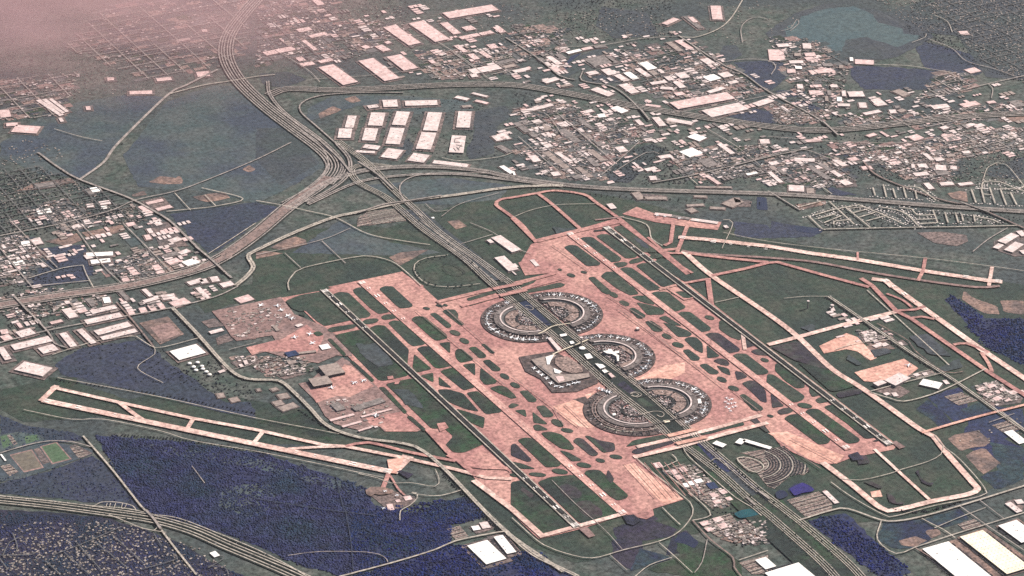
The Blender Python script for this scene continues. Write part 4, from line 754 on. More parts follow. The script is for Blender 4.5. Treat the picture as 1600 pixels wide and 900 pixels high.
bld('lake road', 'A4', 'warehouse', 10, 'roof_white', '565,640 610,635 618,667;640,625 680,600 725,637;775,570 830,560 900,592;755,685 790,672 800,694;805,690 840,678 860,692;590,705 690,685 695,702;1015,660 1115,648 1118,672;70,665 90,660 138,694;790,660 815,655 822,670;1215,785 1270,768 1290,784;1280,785 1330,770 1350,787;1070,795 1110,785 1122,802;1505,635 1560,625 1610,657', yard=14)
bld('lake road', 'A4', 'store', 9, 'roof_pink', '1195,650 1295,630 1300,657;1365,635 1410,628 1415,642;870,855 930,838 960,867;1080,845 1150,830 1190,867;1190,195 1245,195 1262,217;610,845 660,830 665,847;220,872 325,865 325,882;1225,435 1290,420 1325,445', yard=10)
D['left town'] = 'in the town blocks left of the woods'
bld('left town', 'A5', 'warehouse', 10, 'roof_bright', '540,680 705,672 708,695;565,725 685,713 688,737', yard=22)
bld('left town', 'A5', 'shop', 8, 'roof_white', '520,285 550,275 592,312;560,275 620,270 640,297;540,375 580,366 585,387;615,360 680,350 690,372;630,388 665,380 668,397;225,412 310,400 325,427;440,510 510,495 520,522;785,495 835,486 845,507;520,475 565,466 575,492;130,610 180,598 190,627;190,597 250,588 272,622;210,250 330,235 345,265', yard=10)
bld('left town', 'A5', 'store', 8, 'roof_pink', '380,425 430,413 465,447;860,392 895,380 955,425;910,365 1010,342 1020,357;970,402 1060,380 1070,397', yard=10)
D['left roadside'] = 'between the woods and the diagonal avenue'
bld('left roadside', 'A5', 'warehouse', 9, 'roof_white', '915,530 940,522 958,550;900,570 930,562 945,590;1045,600 1110,578 1125,602;1010,695 1100,670 1110,692;1110,677 1165,655 1175,677;1135,737 1210,713 1225,747;960,495 1000,485 1010,503;1200,705 1225,698 1232,715', yard=14)
bld('left roadside', 'A5', 'store', 9, 'roof_pink', '1030,732 1100,710 1110,740;945,757 985,745 1025,792;790,775 830,765 870,810;750,830 790,820 810,850;1000,540 1040,530 1045,550', yard=10)
D['left margin'] = 'in the blocks at the left margin'
bld('left margin', 'A5', 'shop', 8, 'roof_white', '35,705 85,690 105,712;80,737 140,725 158,747;90,767 120,758 130,774;245,745 270,738 292,762;0,640 30,630 60,655;20,800 60,792 75,815;200,885 250,875 262,890;0,760 25,752 40,770', yard=8)
D['freeway yards'] = 'in the yards below the wide left freeway'
bld('freeway yards', 'A5', 'warehouse', 9, 'roof_white', '1165,862 1250,838 1258,862;1245,847 1280,832 1297,857;1310,832 1350,812 1367,842;1370,872 1440,855 1452,882', yard=14)
bld('freeway yards', 'B1', 'warehouse', 10, 'roof_white', '735,20 760,13 815,72;885,10 910,3 957,47;890,77 980,52 987,70;1005,45 1085,33 1092,48;1015,64 1092,50 1098,62;1220,0 1250,-8 1307,52;530,70 565,60 600,97;640,60 680,48 692,82;385,135 440,123 490,177', yard=14)
bld('freeway yards', 'B1', 'depot', 9, 'roof_pink', '790,135 825,126 845,162;865,125 905,116 925,152;920,110 955,103 982,137;980,100 1010,93 1037,127;480,137 530,125 537,147;1055,90 1150,60 1190,95;1465,65 1550,40 1590,70', yard=8)
D['big white rows'] = 'in the white warehouse park at the left edge'
bld('big white rows', 'B1', 'warehouse', 13, 'roof_white', '560,140 715,105 730,127;525,200 745,153 775,177;585,267 795,210 825,237;625,305 840,253 857,274;370,285 410,273 480,357;478,262 510,250 600,337;65,355 300,300 327,332;235,375 330,350 360,387;95,275 185,250 212,287', yard=26)
bld('big white rows', 'B1', 'hall', 12, 'roof_pink', '0,262 40,245 50,272;0,302 50,285 77,312;100,220 120,213 142,242;310,212 380,195 392,210', yard=12)
bld('big white rows', 'B1', 'distribution hall', 15, 'roof_white', '-20,375 30,380 82,455;90,510 180,465 355,505', yard=34)
D['tank row hall'] = 'above the row of white domes'
bld('tank row hall', 'B1', 'hall', 15, 'roof_bright', '1060,395 1225,350 1280,405', yard=24)
D['cargo west'] = 'left of the western runway'
bld('cargo west', 'Z5', 'cargo shed', 12, 'roof_white', '105,385 240,350 275,375;765,325 795,310 840,365;1005,320 1065,300 1090,320;1255,530 1340,505 1375,550;465,690 500,680 520,720;200,800 260,780 280,800;420,730 450,720 470,745', yard=0)
bld('cargo west', 'Z6', 'hangar', 26, 'roof_tan', '250,215 425,155 510,255;145,345 340,310 420,385', 'wall_dark', 0)
bld('cargo west', 'Z6', 'long cargo shed', 12, 'roof_pink', '365,770 610,705 630,722;690,735 1010,650 1030,662;490,835 690,780 710,795;660,880 790,840 800,855', yard=0)
bld('cargo west', 'Z6', 'terminal block', 15, 'roof_grey', '370,610 455,580 530,650;590,640 900,540 950,580', yard=0)
bld('cargo west', 'Z5', 'maintenance shed', 14, 'roof_tan', '1040,600 1220,580 1225,600;920,700 1000,680 1030,710', 'wall_dark', 0)
bld('cargo west', 'Z5', 'maintenance shed', 14, 'roof_blue', '895,605 1010,580 1055,625', 'wall_dark', 0)
bld('cargo west', 'B2', 'workshop', 8, 'roof_tan', '90,630 125,620 135,637;130,667 190,655 210,682;135,747 230,715 257,742;100,712 150,695 175,722;0,630 20,625 30,640', yard=10)
bld('cargo west', 'B1', 'workshop', 8, 'roof_tan', '1350,660 1390,645 1402,672;1430,690 1480,680 1500,705;1400,480 1390,490 1410,520', yard=8)
D['east hangars'] = 'in the hangar area right of the eastern runway'
bld('east hangars', 'B4', 'hangar', 24, 'roof_white', '725,575 820,528 875,570;655,592 710,572 727,597', 'wall', 0)
bld('east hangars', 'B4', 'hall', 14, 'roof_bright', '945,602 1000,573 1120,600', 'wall', 10)
bld('east hangars', 'B4', 'workshop', 8, 'roof_white', '385,120 405,110 417,132;770,655 795,645 812,667;720,660 745,650 755,665;1090,577 1110,568 1132,592;905,540 930,530 945,545;960,530 985,522 1000,538;650,360 690,345 700,365;700,350 735,340 745,358;590,290 620,280 630,295;640,275 665,268 680,283;600,320 625,312 635,327;810,340 830,333 845,350', yard=0)
D['right works'] = 'in the dark-ground works at the right edge'
bld('right works', 'B4', 'workshop', 9, 'roof_pink', '1300,630 1340,615 1352,635;1360,610 1400,595 1415,615;1440,625 1470,615 1490,635;1500,650 1540,635 1560,655;1400,690 1440,675 1455,695;1340,665 1375,650 1390,672;1470,690 1500,680 1520,700;1560,640 1590,632 1605,650;1420,640 1440,632 1450,650', yard=0)
D['lower centre'] = 'in the service blocks left of the southern parkway'
bld('lower centre', 'B7', 'warehouse', 12, 'roof_bright', '1060,322 1090,312 1105,335;1095,310 1130,302 1150,325;1135,300 1180,290 1212,307', yard=10)
bld('lower centre', 'B7', 'service block', 9, 'roof_pink', '880,195 920,185 945,215;980,245 1020,232 1040,255;1040,225 1075,215 1100,240;1010,275 1045,262 1070,285;1170,565 1220,552 1240,575;1250,540 1300,527 1330,550;1200,600 1240,590 1265,612;1280,580 1330,565 1360,590;1230,385 1270,375 1295,400;1290,365 1330,352 1355,375;1250,430 1290,420 1310,440;1330,410 1360,400 1380,420', yard=0)
bld('lower centre', 'B7', 'service block', 10, 'roof_blue', '1210,320 1260,308 1290,345', 'wall_dark', 0)
bld('lower centre', 'B7', 'sorting hall', 12, 'roof_bright', '1520,800 1580,775 1645,832', yard=0)
D['south terminal ramp'] = 'below the taxiway bridges near the fan-shaped lot'
bld('south terminal ramp', 'Z4', 'cargo hall', 14, 'roof_bright', '355,85 420,65 525,105;590,75 640,30 700,55;665,60 700,40 985,125', 'wall_dark', 0)
D['woodland depot'] = 'beside the road through the navy woods'
bld('woodland depot', 'B6', 'distribution hall', 16, 'roof_bright', '1320,710 1440,670 1560,785;1485,655 1535,635 1620,740', yard=36)
bld('woodland depot', 'B6', 'depot', 9, 'roof_white', '1395,567 1440,550 1462,587;1345,590 1385,575 1400,600', yard=0)
bld('woodland depot', 'B6', 'small hut', 7, 'roof_pink', '815,452 850,440 862,477;920,405 960,392 975,415;870,425 895,418 905,432', yard=0)
D['corner giants'] = 'in the lower right corner'
bld('corner giants', 'B8', 'distribution hall', 17, 'roof_bright', '965,730 1130,685 1400,905', 'wall_dark', 0)
bld('corner giants', 'B8', 'distribution hall', 17, 'roof_cream', '1200,655 1345,615 1640,845', 'wall_dark', 0)
bld('corner giants', 'B8', 'distribution hall', 17, 'roof_bright', '1440,585 1555,550 1700,655', 'wall_dark', 0)
bld('corner giants', 'B8', 'warehouse', 10, 'roof_white', '1480,447 1515,435 1590,492;1475,0 1530,-12 1625,62;340,372 365,362 442,437;1540,425 1580,415 1600,440', yard=0)
D['bottom edge'] = 'cut by the bottom edge left of the parkway'
bld('bottom edge', 'B8', 'distribution hall', 13, 'roof_bright', '-20,880 190,815 290,905', yard=0)
D['sports fields'] = 'beside the sports fields at the left'
bld('sports fields', 'B5', 'hall', 10, 'roof_bright', '0,140 20,150 50,190;1310,755 1350,748 1380,775', yard=0)

COLN = {'roof_white': 'white', 'roof_bright': 'bright white', 'roof_pink': 'pale pink', 'roof_cream': 'cream', 'roof_grey': 'grey', 'roof_tan': 'tan', 'roof_blue': 'dark blue'}
yards = {}
recs = []
VR = random.Random(3)
for d, c, noun, h, roof, s, wall, yard in BL:
    if roof == 'roof_white' and d not in ('triangle park', 'big white rows', 'tank row hall', 'hazy left edge', 'east hangars'):
        roof = VR.choice(('roof_white',)*7+('roof_pink', 'roof_tan', 'roof_grey', 'roof_bright'))
    p = G(c, s, h)
    if len(p) == 2:
        a, b = p; p = [a, Vector((b.x, a.y, h)), b]
    A, B_, C_ = p[:3]
    e1 = B_-A; e2 = C_-B_
    # square the corner up along the longer edge
    if e1.length >= e2.length: u1 = e1.normalized(); n1 = Vector((-u1.y, u1.x, 0)); k = e2.dot(n1); v1, v2 = e1, n1*k
    else: u1 = e2.normalized(); n1 = Vector((-u1.y, u1.x, 0)); k = e1.dot(n1); v1, v2 = n1*k, e2
    if v1.length < 12: v1 = v1.normalized()*12
    if v2.length < 12: v2 = v2.normalized()*12
    q = ccw([A, A+v1, A+v1+v2, A+v2])
    cen = (q[0]+q[2])/2
    la, lb = sorted((v1.length, v2.length), reverse=True)
    ratio = la/lb; shape = 'long' if ratio > 2.6 else ('broad' if la*lb > 9000 else ('small' if la*lb < 2200 else 'boxy'))
    recs.append(dict(d=d, noun=noun, h=h, roof=roof, wall=wall, q=q, cen=cen, shape=shape, la=la, lb=lb, yard=yard, px=to_px(cen)))
def fit_label(t):
    for a, b in ((' from left', ' along'), ('in the ', ''), ('distribution hall', 'hall'), ('long cargo shed', 'cargo shed'), ('left of the southern parkway', 'by southern parkway'), ('above the middle freeway', 'over middle freeway')):
        if len(t.split()) <= 16: break
        if a != ' from left': t = t.replace(a, b)
    return t
classes = {}
for r in recs: classes.setdefault((r['d'], r['noun'], COLN[r['roof']], r['shape']), []).append(r)
for k, L_ in classes.items():
    L_.sort(key=lambda r: r['px'][0])
    for i, r in enumerate(L_): r['label'] = fit_label('%s %s %s, %s, %s' % (r['shape'], k[2], k[1], ordn(i, len(L_)), D[k[0]]))
for r in recs:
    q, h = r['q'], r['h']
    if r['yard']:
        g = r['yard']; cx = r['cen']
        e = [p+((p-q[(i+1) % 4]).normalized()+(p-q[(i-1) % 4]).normalized())*g for i, p in enumerate(q)]
        y = yards.setdefault(r['d'], ([], [])); n = len(y[0]); z = zof('yard')
        y[0].extend((p.x, p.y, z) for p in e); y[1].append((n, n+1, n+2, n+3))
    t = empty(r['noun'].replace(' ', '_'), (r['cen'].x, r['cen'].y, 0))
    tag(t, r['label'], r['noun'].split()[-1] if r['noun'] != 'small hut' else 'hut', 'buildings ' + D[r['d']])
    L_ = [(p-Vector((r['cen'].x, r['cen'].y, 0))) for p in q]
    wb = MB(); wb.prism(L_, 0, h-1.2, top=False); wb.build('wall', r['wall'], t)
    rb = MB(); grow = [p*(1+1.0/max(20, p.length)) for p in L_]
    rb.prism(grow, h-1.2, h); rb.build('roof', r['roof'], t)
    if r['la']*r['lb'] > 6000 and r['roof'] != 'roof_cream' and r['d'] in ('triangle park', 'corner giants', 'woodland depot', 'big white rows', 'top estate', 'tank row hall', 'east hangars'):
        u1 = (L_[1]-L_[0]); u2 = (L_[3]-L_[0])
        for k in range(random.randint(3, 6)):
            ub = MB(); w_ = L_[0]+u1*random.uniform(.12, .88)+u2*random.uniform(.12, .88)
            ub.box(w_.x, w_.y, h+.02, random.uniform(5, 9), random.uniform(4, 7), 2.4, math.atan2(u1.y, u1.x)); ub.build('roof_unit', 'roof_grey', t)
    if r['roof'] == 'roof_cream':
        u1 = (L_[1]-L_[0]); u2 = (L_[3]-L_[0])
        if u1.length < u2.length: u1, u2 = u2, u1
        for a in range(16):
            for b in range(6):
                ub = MB(); w_ = L_[0]+u1*((a+.5)/16)+u2*((b+.5)/6)
                ub.box(w_.x, w_.y, h+.02, 5.5, 4.0, 1.2, math.atan2(u1.y, u1.x)); ub.build('skylight', 'roof_grey', t)
for d, (v, f) in yards.items(): mesh('paved_yard', v, f, 'yard')['kind'] = 'structure'

# the roof with raised dark ducts in the tilted park
h = 13; q = ccw(G('A2', '1225,845 1312,850 1295,955 1205,950', h)); c0 = (q[0]+q[2])/2
t = tag(empty('warehouse', (c0.x, c0.y, 0)), 'broad white warehouse with dark ducts on its roof beside the dark pond field', 'warehouse', 'buildings ' + D['triangle park'])
Lq = [p-Vector((c0.x, c0.y, 0)) for p in q]
wb = MB(); wb.prism(Lq, 0, h-1.2, top=False); wb.build('wall', 'wall', t)
rb = MB(); rb.prism([p*1.01 for p in Lq], h-1.2, h); rb.build('roof', 'roof_white', t)
for s in ('1245,868 1280,862', '1245,868 1240,890', '1240,890 1275,890', '1250,905 1290,915', '1255,920 1270,940', '1285,905 1265,930', '1235,925 1250,945'):
    a, b = G('A2', s, h); dv = b-a; ub = MB(); mid = (a+b)/2-Vector((c0.x, c0.y, 0))
    ub.box(mid.x, mid.y, h+.02, dv.length, 7, 2.5, math.atan2(dv.y, dv.x)); ub.build('roof_duct', 'roof_grey', t)

# storage domes
for i, (x, y) in enumerate(((1185, 478), (1235, 472), (1210, 500), (1262, 495), (1225, 520), (1290, 530), (1310, 548), (1268, 512))):
    p = P(x*.25, 450+y*.25); t = empty('storage_tank', p)
    n = 16; v = []; f = []
    for k, (rr, zz) in enumerate(((17, 0), (17, 10), (15, 13.5), (9, 16), (0.5, 17))):
        v += [(rr*math.cos(a*2*math.pi/n), rr*math.sin(a*2*math.pi/n), zz) for a in range(n)]
    f = [(k*n+a, k*n+(a+1) % n, (k+1)*n+(a+1) % n, (k+1)*n+a) for k in range(4) for a in range(n)]
    f1 = [q for q in f if max(q) < 2*n]; f2 = [q for q in f if max(q) >= 2*n]
    mesh('shell', v[:2*n], f1, 'wall', t); mesh('dome', v[n:], [tuple(i-n for i in q) for q in f2], 'roof_bright', t)
    tag(t, 'white domed storage tank, %s in the double row near the left airport road' % ordn(sorted((1185, 1235, 1210, 1262, 1225, 1290, 1310, 1268)).index(x), 8), 'tank', 'domed tanks in the double row')

# ------------------------------------------------------------------ terminals
def ring(r0, r1, a0, a1, z0, z1, n=48):
    """upright-walled arc; returns wall faces and roof faces"""
    v, fw, fr = [], [], []
    for i in range(n+1):
        a = a0+(a1-a0)*i/n
        for rr in (r0, r1):
            for z in (z0, z1): v.append((rr*math.cos(a), rr*math.sin(a), z))
    for i in range(n):
        k = 4*i
        fw += [(k, k+1, k+5, k+4), (k+2, k+6, k+7, k+3)]; fr.append((k+1, k+3, k+7, k+5))
    fw += [(0, 2, 3, 1), (4*n, 4*n+1, 4*n+3, 4*n+2)]
    return v, fw, fr
def arc_part(t, name, r0, r1, a0, a1, z0, z1, wallm, roofm, n=48):
    v, fw, fr = ring(r0, r1, a0, a1, z0, z1, n)
    me = mesh(name, v, fw+fr, [wallm, roofm], t, [0]*len(fw)+[1]*len(fr)); return me
def arc_sheet(name, c, r0, r1, a0, a1, m, level, n=40):
    z = zof(level); v = []
    for i in range(n+1):
        a = a0+(a1-a0)*i/n
        v += [(c[0]+r0*math.cos(a), c[1]+r0*math.sin(a), z), (c[0]+r1*math.cos(a), c[1]+r1*math.sin(a), z)]
    mesh(name, v, [(2*i, 2*i+1, 2*i+3, 2*i+2) for i in range(n)], m)['kind'] = 'structure'

AIRLINER = []
def airliner_mesh(L, S):
    v, f = [], []
    def tube(st):
        n0 = len(v); k = 8
        for (y, zc, rr) in st: v.extend((rr*math.cos(a*math.pi/4), y, zc+rr*math.sin(a*math.pi/4)) for a in range(k))
        for i in range(len(st)-1):
            for a in range(k): f.append((n0+i*k+a, n0+i*k+(a+1) % k, n0+(i+1)*k+(a+1) % k, n0+(i+1)*k+a))
    def slab(pts, th):
        n0 = len(v); k = len(pts)
        v.extend(pts); v.extend((p[0]+th[0], p[1]+th[1], p[2]+th[2]) for p in pts)
        f.append(tuple(n0+i for i in range(k))[::-1]); f.append(tuple(n0+k+i for i in range(k)))
        for i in range(k): f.append((n0+i, n0+(i+1) % k, n0+k+(i+1) % k, n0+k+i))
    r = L*.052; parts = {}
    def take(nm):
        parts.setdefault(nm, []).append((list(v), list(f))); v.clear(); f.clear()
    zc = r+2.2
    tube([(L/2, zc-.4, .15), (L*.47, zc-.2, r*.6), (L*.41, zc, r), (-L*.22, zc, r), (-L*.40, zc+r*.35, r*.55), (-L/2, zc+r*.6, .2)]); take('fuselage')
    for s in (-1, 1):
        slab([(s*r*.6, L*.12, zc-r*.5), (s*S/2, -L*.14, zc+.8), (s*S/2, -L*.19, zc+.8), (s*r*.6, -L*.10, zc-r*.5)], (0, 0, .7)); take('wing')
    for s in (-1, 1):
        slab([(s*.3, -L*.37, zc+r*.5), (s*S*.19, -L*.45, zc+r*.7), (s*S*.19, -L*.485, zc+r*.7), (s*.3, -L*.46, zc+r*.5)], (0, 0, .5)); take('tailplane')
    slab([(-.35, -L*.34, zc+r*.8), (-.35, -L*.45, zc+r*.8+L*.15), (-.35, -L*.495, zc+r*.8+L*.15), (-.35, -L*.46, zc+r*.8)], (.7, 0, 0)); take('tail_fin')
    for s in (-1, 1):
        x = s*S*.17; n0 = len(v)
        for y in (L*.07, -L*.03): v.extend((x+1.5*math.cos(a*math.pi/4), y, zc-r*.5-1.2+1.5*math.sin(a*math.pi/4)) for a in range(8))
        for a in range(8): f.append((a, (a+1) % 8, 8+(a+1) % 8, 8+a))
        f.append(tuple(range(8))[::-1]); f.append(tuple(range(8, 16))); take('engine')
    return parts
PARTS = airliner_mesh(44, 42)
_one = ([], [])
for nm, lst in PARTS.items():
    for vv, ff in lst:
        n = len(_one[0]); _one[0].extend(vv); _one[1].extend(tuple(i+n for i in q) for q in ff)
PLANE_ME = bpy.data.meshes.new('airliner'); PLANE_ME.from_pydata(_one[0], [], _one[1]); PLANE_ME.materials.append(MATS['plane_white'])
def plane(x, y, heading, label, scale=1.0, z=6.5, group='airliners at the terminals'):
    o = bpy.data.objects.new('airliner', PLANE_ME); COL.objects.link(o)
    o.location = (x, y, z); o.rotation_euler = (0, 0, heading); o.scale = (scale,)*3
    tag(o, label, 'airliner', group); return o
big_proto = None
def big_plane(x, y, heading, label, scale=1.35, z=6.5):
    global big_proto
    t = empty('airliner', (x, y, z), heading); t.scale = (scale,)*3
    if big_proto is None:
        for nm, lst in PARTS.items():
            for vv, ff in lst: mesh(nm, vv, ff, 'plane_tail' if nm in ('tail_fin', 'engine') else 'plane_white', t)
        big_proto = t
    else:
        for ch in big_proto.children:
            c = ch.copy(); c.parent = t; COL.objects.link(c)
    tag(t, label, 'airliner', 'airliners on the cargo aprons')

VEH = []
def half_ring(name, cx, cy, side, phrase, gates=True, deck=True, n_gates=22):
    """side +1 bulges east, -1 bulges west"""
    a0, a1 = (-math.pi/2, math.pi/2) if side > 0 else (math.pi/2, 3*math.pi/2)
    c = (cx, cy)
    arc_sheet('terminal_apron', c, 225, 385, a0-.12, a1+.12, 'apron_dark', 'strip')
    arc_sheet('terminal_forecourt', c, 4, 228, a0, a1, 'forecourt', 'strip')
    arc_sheet('terminal_road', c, 205, 222, a0, a1, 'road_grey', 'road')
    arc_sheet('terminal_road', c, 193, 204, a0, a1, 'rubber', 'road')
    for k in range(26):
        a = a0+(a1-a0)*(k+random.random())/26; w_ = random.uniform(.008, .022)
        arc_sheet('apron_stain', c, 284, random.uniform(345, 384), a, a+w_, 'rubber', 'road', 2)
    for k in range(9):
        a = a0+(a1-a0)*(k+random.random())/9; w_ = random.uniform(.04, .1); r_ = random.uniform(20, 80)
        arc_sheet('forecourt_patch', c, r_, r_+random.uniform(8, 20), a, a+w_*3, random.choice(('road_grey', 'concrete', 'rubber', 'yard')), 'road', 3)
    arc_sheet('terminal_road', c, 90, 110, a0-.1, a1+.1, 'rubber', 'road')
    t = empty(name, (cx, cy, 0)); tag(t, 'curved half-ring terminal with pale roof %s' % phrase, 'terminal', 'half-ring terminals')
    arc_part(t, 'concourse', 238, 282, a0+.02, a1-.02, 10, 23, 'wall_dark', 'roof_dark')
    arc_part(t, 'entrance_hall', 224, 236, a0+.1, a1-.1, 10, 27, 'wall', 'roof_white')
    for k in range(3):
        b0 = a0+(a1-a0)*(.18+.28*k); arc_part(t, 'penthouse', 246, 268, b0, b0+.28, 23.02, 27, 'wall', 'roof_grey', 8)
    for k in range(14):
        a = a0+(a1-a0)*(k+.6)/14.2
        jb = MB(); jb.box(298*math.cos(a), 298*math.sin(a), 14, 30, 3.2, 3, a); jb.build('jet_bridge', 'roof_white', t)
    for k in range(420):
        a = random.uniform(a0, a1); r_ = random.choice((random.uniform(8, 195), random.uniform(8, 195), random.uniform(286, 375)))
        VEH.append((cx+r_*math.cos(a), cy+r_*math.sin(a), 12.6 if r_ < 228 else 11, a))
    if deck:
        t2 = empty('parking_garage', (cx, cy, 0)); tag(t2, 'pink flat-topped parking garage curving inside the terminal %s' % phrase, 'garage', 'parking garages inside the terminals')
        for b0, b1 in ((.06, .34), (.37, .63), (.66, .94)):
            arc_part(t2, 'parking_deck', 118, 192, a0+(a1-a0)*b0, a0+(a1-a0)*b1, 10, 17, 'wall_dark', 'lot', 16)
        for b0 in (.2, .5, .8):
            a = a0+(a1-a0)*b0; sb = MB(); sb.box(155*math.cos(a), 155*math.sin(a), 17.02, 10, 7, 4, a); sb.build('stair_tower', 'roof_white', t2)
    if gates:
        ks = [k for k in range(n_gates) if random.random() < .86]
        for j, k in enumerate(ks):
            a = a0+(a1-a0)*(k+.5)/n_gates + random.uniform(-.02, .02); r = 334+random.uniform(-4, 4)
            plane(cx+r*math.cos(a), cy+r*math.sin(a), a+math.pi/2, '', random.choice((.9, 1, 1.15, 1.15, 1.4)))['_seq'] = phrase
half_ring('terminal', 112, 842, 1, 'north-east of the parkway')
half_ring('terminal', -118, 842, -1, 'north-west of the parkway')
half_ring('terminal', 112, 30, 1, 'around the white hotel', deck=False)
half_ring('terminal', 112, -790, 1, 'south-east of the parkway')
half_ring('remote_parking_ring', -118, -800, -1, 'south-west of the parkway', gates=False, deck=False)
# label the gate aircraft by their order round each terminal
seq = {}
for o in COL.objects:
    if '_seq' in o: seq.setdefault(o['_seq'], []).append(o)
for ph, L_ in seq.items():
    L_.sort(key=lambda o: -o.location.y)
    for i, o in enumerate(L_):
        nth = 'topmost' if i == 0 else ('lowest' if i == len(L_)-1 else ('next-to-topmost' if i == 1 else ordn(i, 60).replace(' from left', '').replace(' from right', '')))
        o['label'] = 'white airliner nose-in at terminal %s, %s round its arc' % (ph, nth)
        del o['_seq']
vb = MB()
for x, y, z, a in VEH:
    k = random.choice((0, 0, 1, 1, 2)); vb.box(x, y, z, random.uniform(5, 15), random.uniform(3, 7), random.uniform(2, 4), a, k, k)
tag(vb.build('service_vehicles', ['roof_white', 'leaf_dark', 'car_paint']), 'specks of vehicles and sheds crowding the terminal forecourts and gates', 'vehicles', None, 'stuff')
# the squared terminal with a white sweeping roof
def poly_thing(name, crop, s, h, wallm, roofm, label, cat, parts=(), base=6.5, group=None):
    q = ccw(G(crop, s, h)); cx = sum(p.x for p in q)/len(q); cy = sum(p.y for p in q)/len(q); c = Vector((cx, cy, 0))
    t = tag(empty(name, c), label, cat, group); Lp = [p-c for p in q]
    b = MB(); b.prism(Lp, base-6.5, h-1, top=False); b.build('wall', wallm, t)
    r_ = MB(); tri = tessellate_polygon([[Vector((p.x, p.y, 0)) for p in Lp]])
    v = [(p.x, p.y, h-1) for p in Lp]+[(p.x, p.y, h) for p in Lp]; k = len(Lp)
    f = [(i, (i+1) % k, k+(i+1) % k, k+i) for i in range(k)]
    for a, bb, cc in tri:
        f.append((k+a, k+bb, k+cc) if (Lp[bb]-Lp[a]).cross(Lp[cc]-Lp[a]).z > 0 else (k+a, k+cc, k+bb))
    mesh('roof', v, f, roofm, t)
    for pn, ps, z0, z1, pm in parts:
        pq = [p-c for p in ccw(G(crop, ps, z1))]; pb = MB(); pb.prism(pq, z0, z1); pb.build(pn, pm, t)
    return t
sheet('terminal_apron', G('Z2', '-130,330 240,270 640,480 700,600 480,690 220,700 100,560 -60,480'), 'apron_dark', 'strip')
poly_thing('terminal', 'Z2', '0,345 240,288 262,300 200,360 190,395 230,430 270,480 340,500 600,488 612,525 282,592 60,410', 22, 'wall_dark', 'roof_tan', 'squared terminal with white sweeping roof left of the parkway', 'terminal',
    [('vault_roof', '150,318 240,290 205,350 190,395 165,395 158,350', 22.1, 27, 'roof_bright'), ('hall_roof', '232,432 322,468 290,488 245,482', 22.1, 28, 'roof_bright'), ('pier_roof', '70,402 95,398 215,500 200,505', 22.1, 25, 'roof_grey'), ('skylight_roof', '250,520 330,515 350,560 290,580', 22.1, 24, 'roof_pink')])
poly_thing('parking_garage', 'Z2', '250,330 370,310 470,370 530,430 540,470 440,490 330,460 250,390', 16, 'wall_dark', 'lot', 'pink oval parking garage inside the squared terminal', 'garage')
poly_thing('hotel', 'Z2', '745,255 800,250 800,235 830,235 860,262 915,250 918,272 880,285 915,300 915,360 895,360 888,310 840,285 790,280', 30, 'wall', 'roof_bright', 'white zigzag hotel inside the right middle terminal ring', 'hotel')
poly_thing('parking_garage', 'Z2', '905,205 960,195 1060,240 1120,300 1040,290 960,240', 18, 'wall_dark', 'lot', 'dark-walled garage wedge at the upper side of the middle ring', 'garage')
poly_thing('parking_garage', 'Z2', '920,400 1110,320 1130,360 1060,430 950,440', 17, 'wall_dark', 'lot', 'pink garage wedge at the lower side of the middle ring', 'garage')
CENT = [('Z1', '962,550 1030,538 1042,560 975,572', 'roof_bright', 'white slab building beside the parkway between upper bridges'), ('Z1', '1065,622 1100,615 1120,640 1080,650', 'roof_bright', 'small white block in the oval loop of the parkway'),
 ('Z1', '835,585 870,580 985,705 945,720', 'roof_white', 'long white station roof left of the parkway above the squared terminal'), ('Z2', '550,290 610,280 645,325 585,340', 'roof_bright', 'white block below the round white building on the parkway'),
 ('Z2', '665,385 745,395 775,420 720,440', 'roof_bright', 'broad white block midway along the parkway'), ('Z2', '735,455 770,447 805,470 765,485', 'roof_bright', 'small bright block lowest of the white parkway blocks'),
 ('Z2', '800,490 830,482 870,520 840,535', 'roof_pink', 'pink block below the white parkway blocks'), ('Z2', '1090,10 1120,5 1130,25 1100,30', 'roof_white', 'small white building on the apron right of the upper ring'),
 ('Z3', '1185,290 1230,285 1245,330 1200,335', 'roof_bright', 'bright white block on the lower right terminal ring'), ('Z3', '310,440 345,435 350,455 318,460', 'roof_bright', 'lone white block inside the remote parking ring'),
 ('Z3', '840,515 900,505 915,525 860,535', 'roof_cream', 'cream block between the parkway lanes near the lower bridge')]
for c, s, rm, lb in CENT: poly_thing('office_building', c, s, 20, 'wall', rm, lb, 'building')
rb = P(830+.15*530, 510+.15*245); t = tag(empty('round_hall', rb), 'round white domed hall between the parkway lanes', 'hall')
n = 20; v = []
for rr, zz in ((26, 0), (26, 16), (24, 19), (12, 21), (1, 22)): v += [(rr*math.cos(a*2*math.pi/n), rr*math.sin(a*2*math.pi/n), zz) for a in range(n)]
f = [(k*n+a, k*n+(a+1) % n, (k+1)*n+(a+1) % n, (k+1)*n+a) for k in range(4) for a in range(n)]
mesh('wall', v[:2*n], f[:n], 'wall', t); mesh('dome', v[n:], [tuple(i-n for i in q) for q in f[n:]], 'roof_bright', t)
# remote parking ring rows
for r_ in (245, 268, 291, 314): arc_sheet('parking_row', (-118, -800), r_, r_+9, math.pi/2+.25, 3*math.pi/2-.1, 'road_pink', 'road')

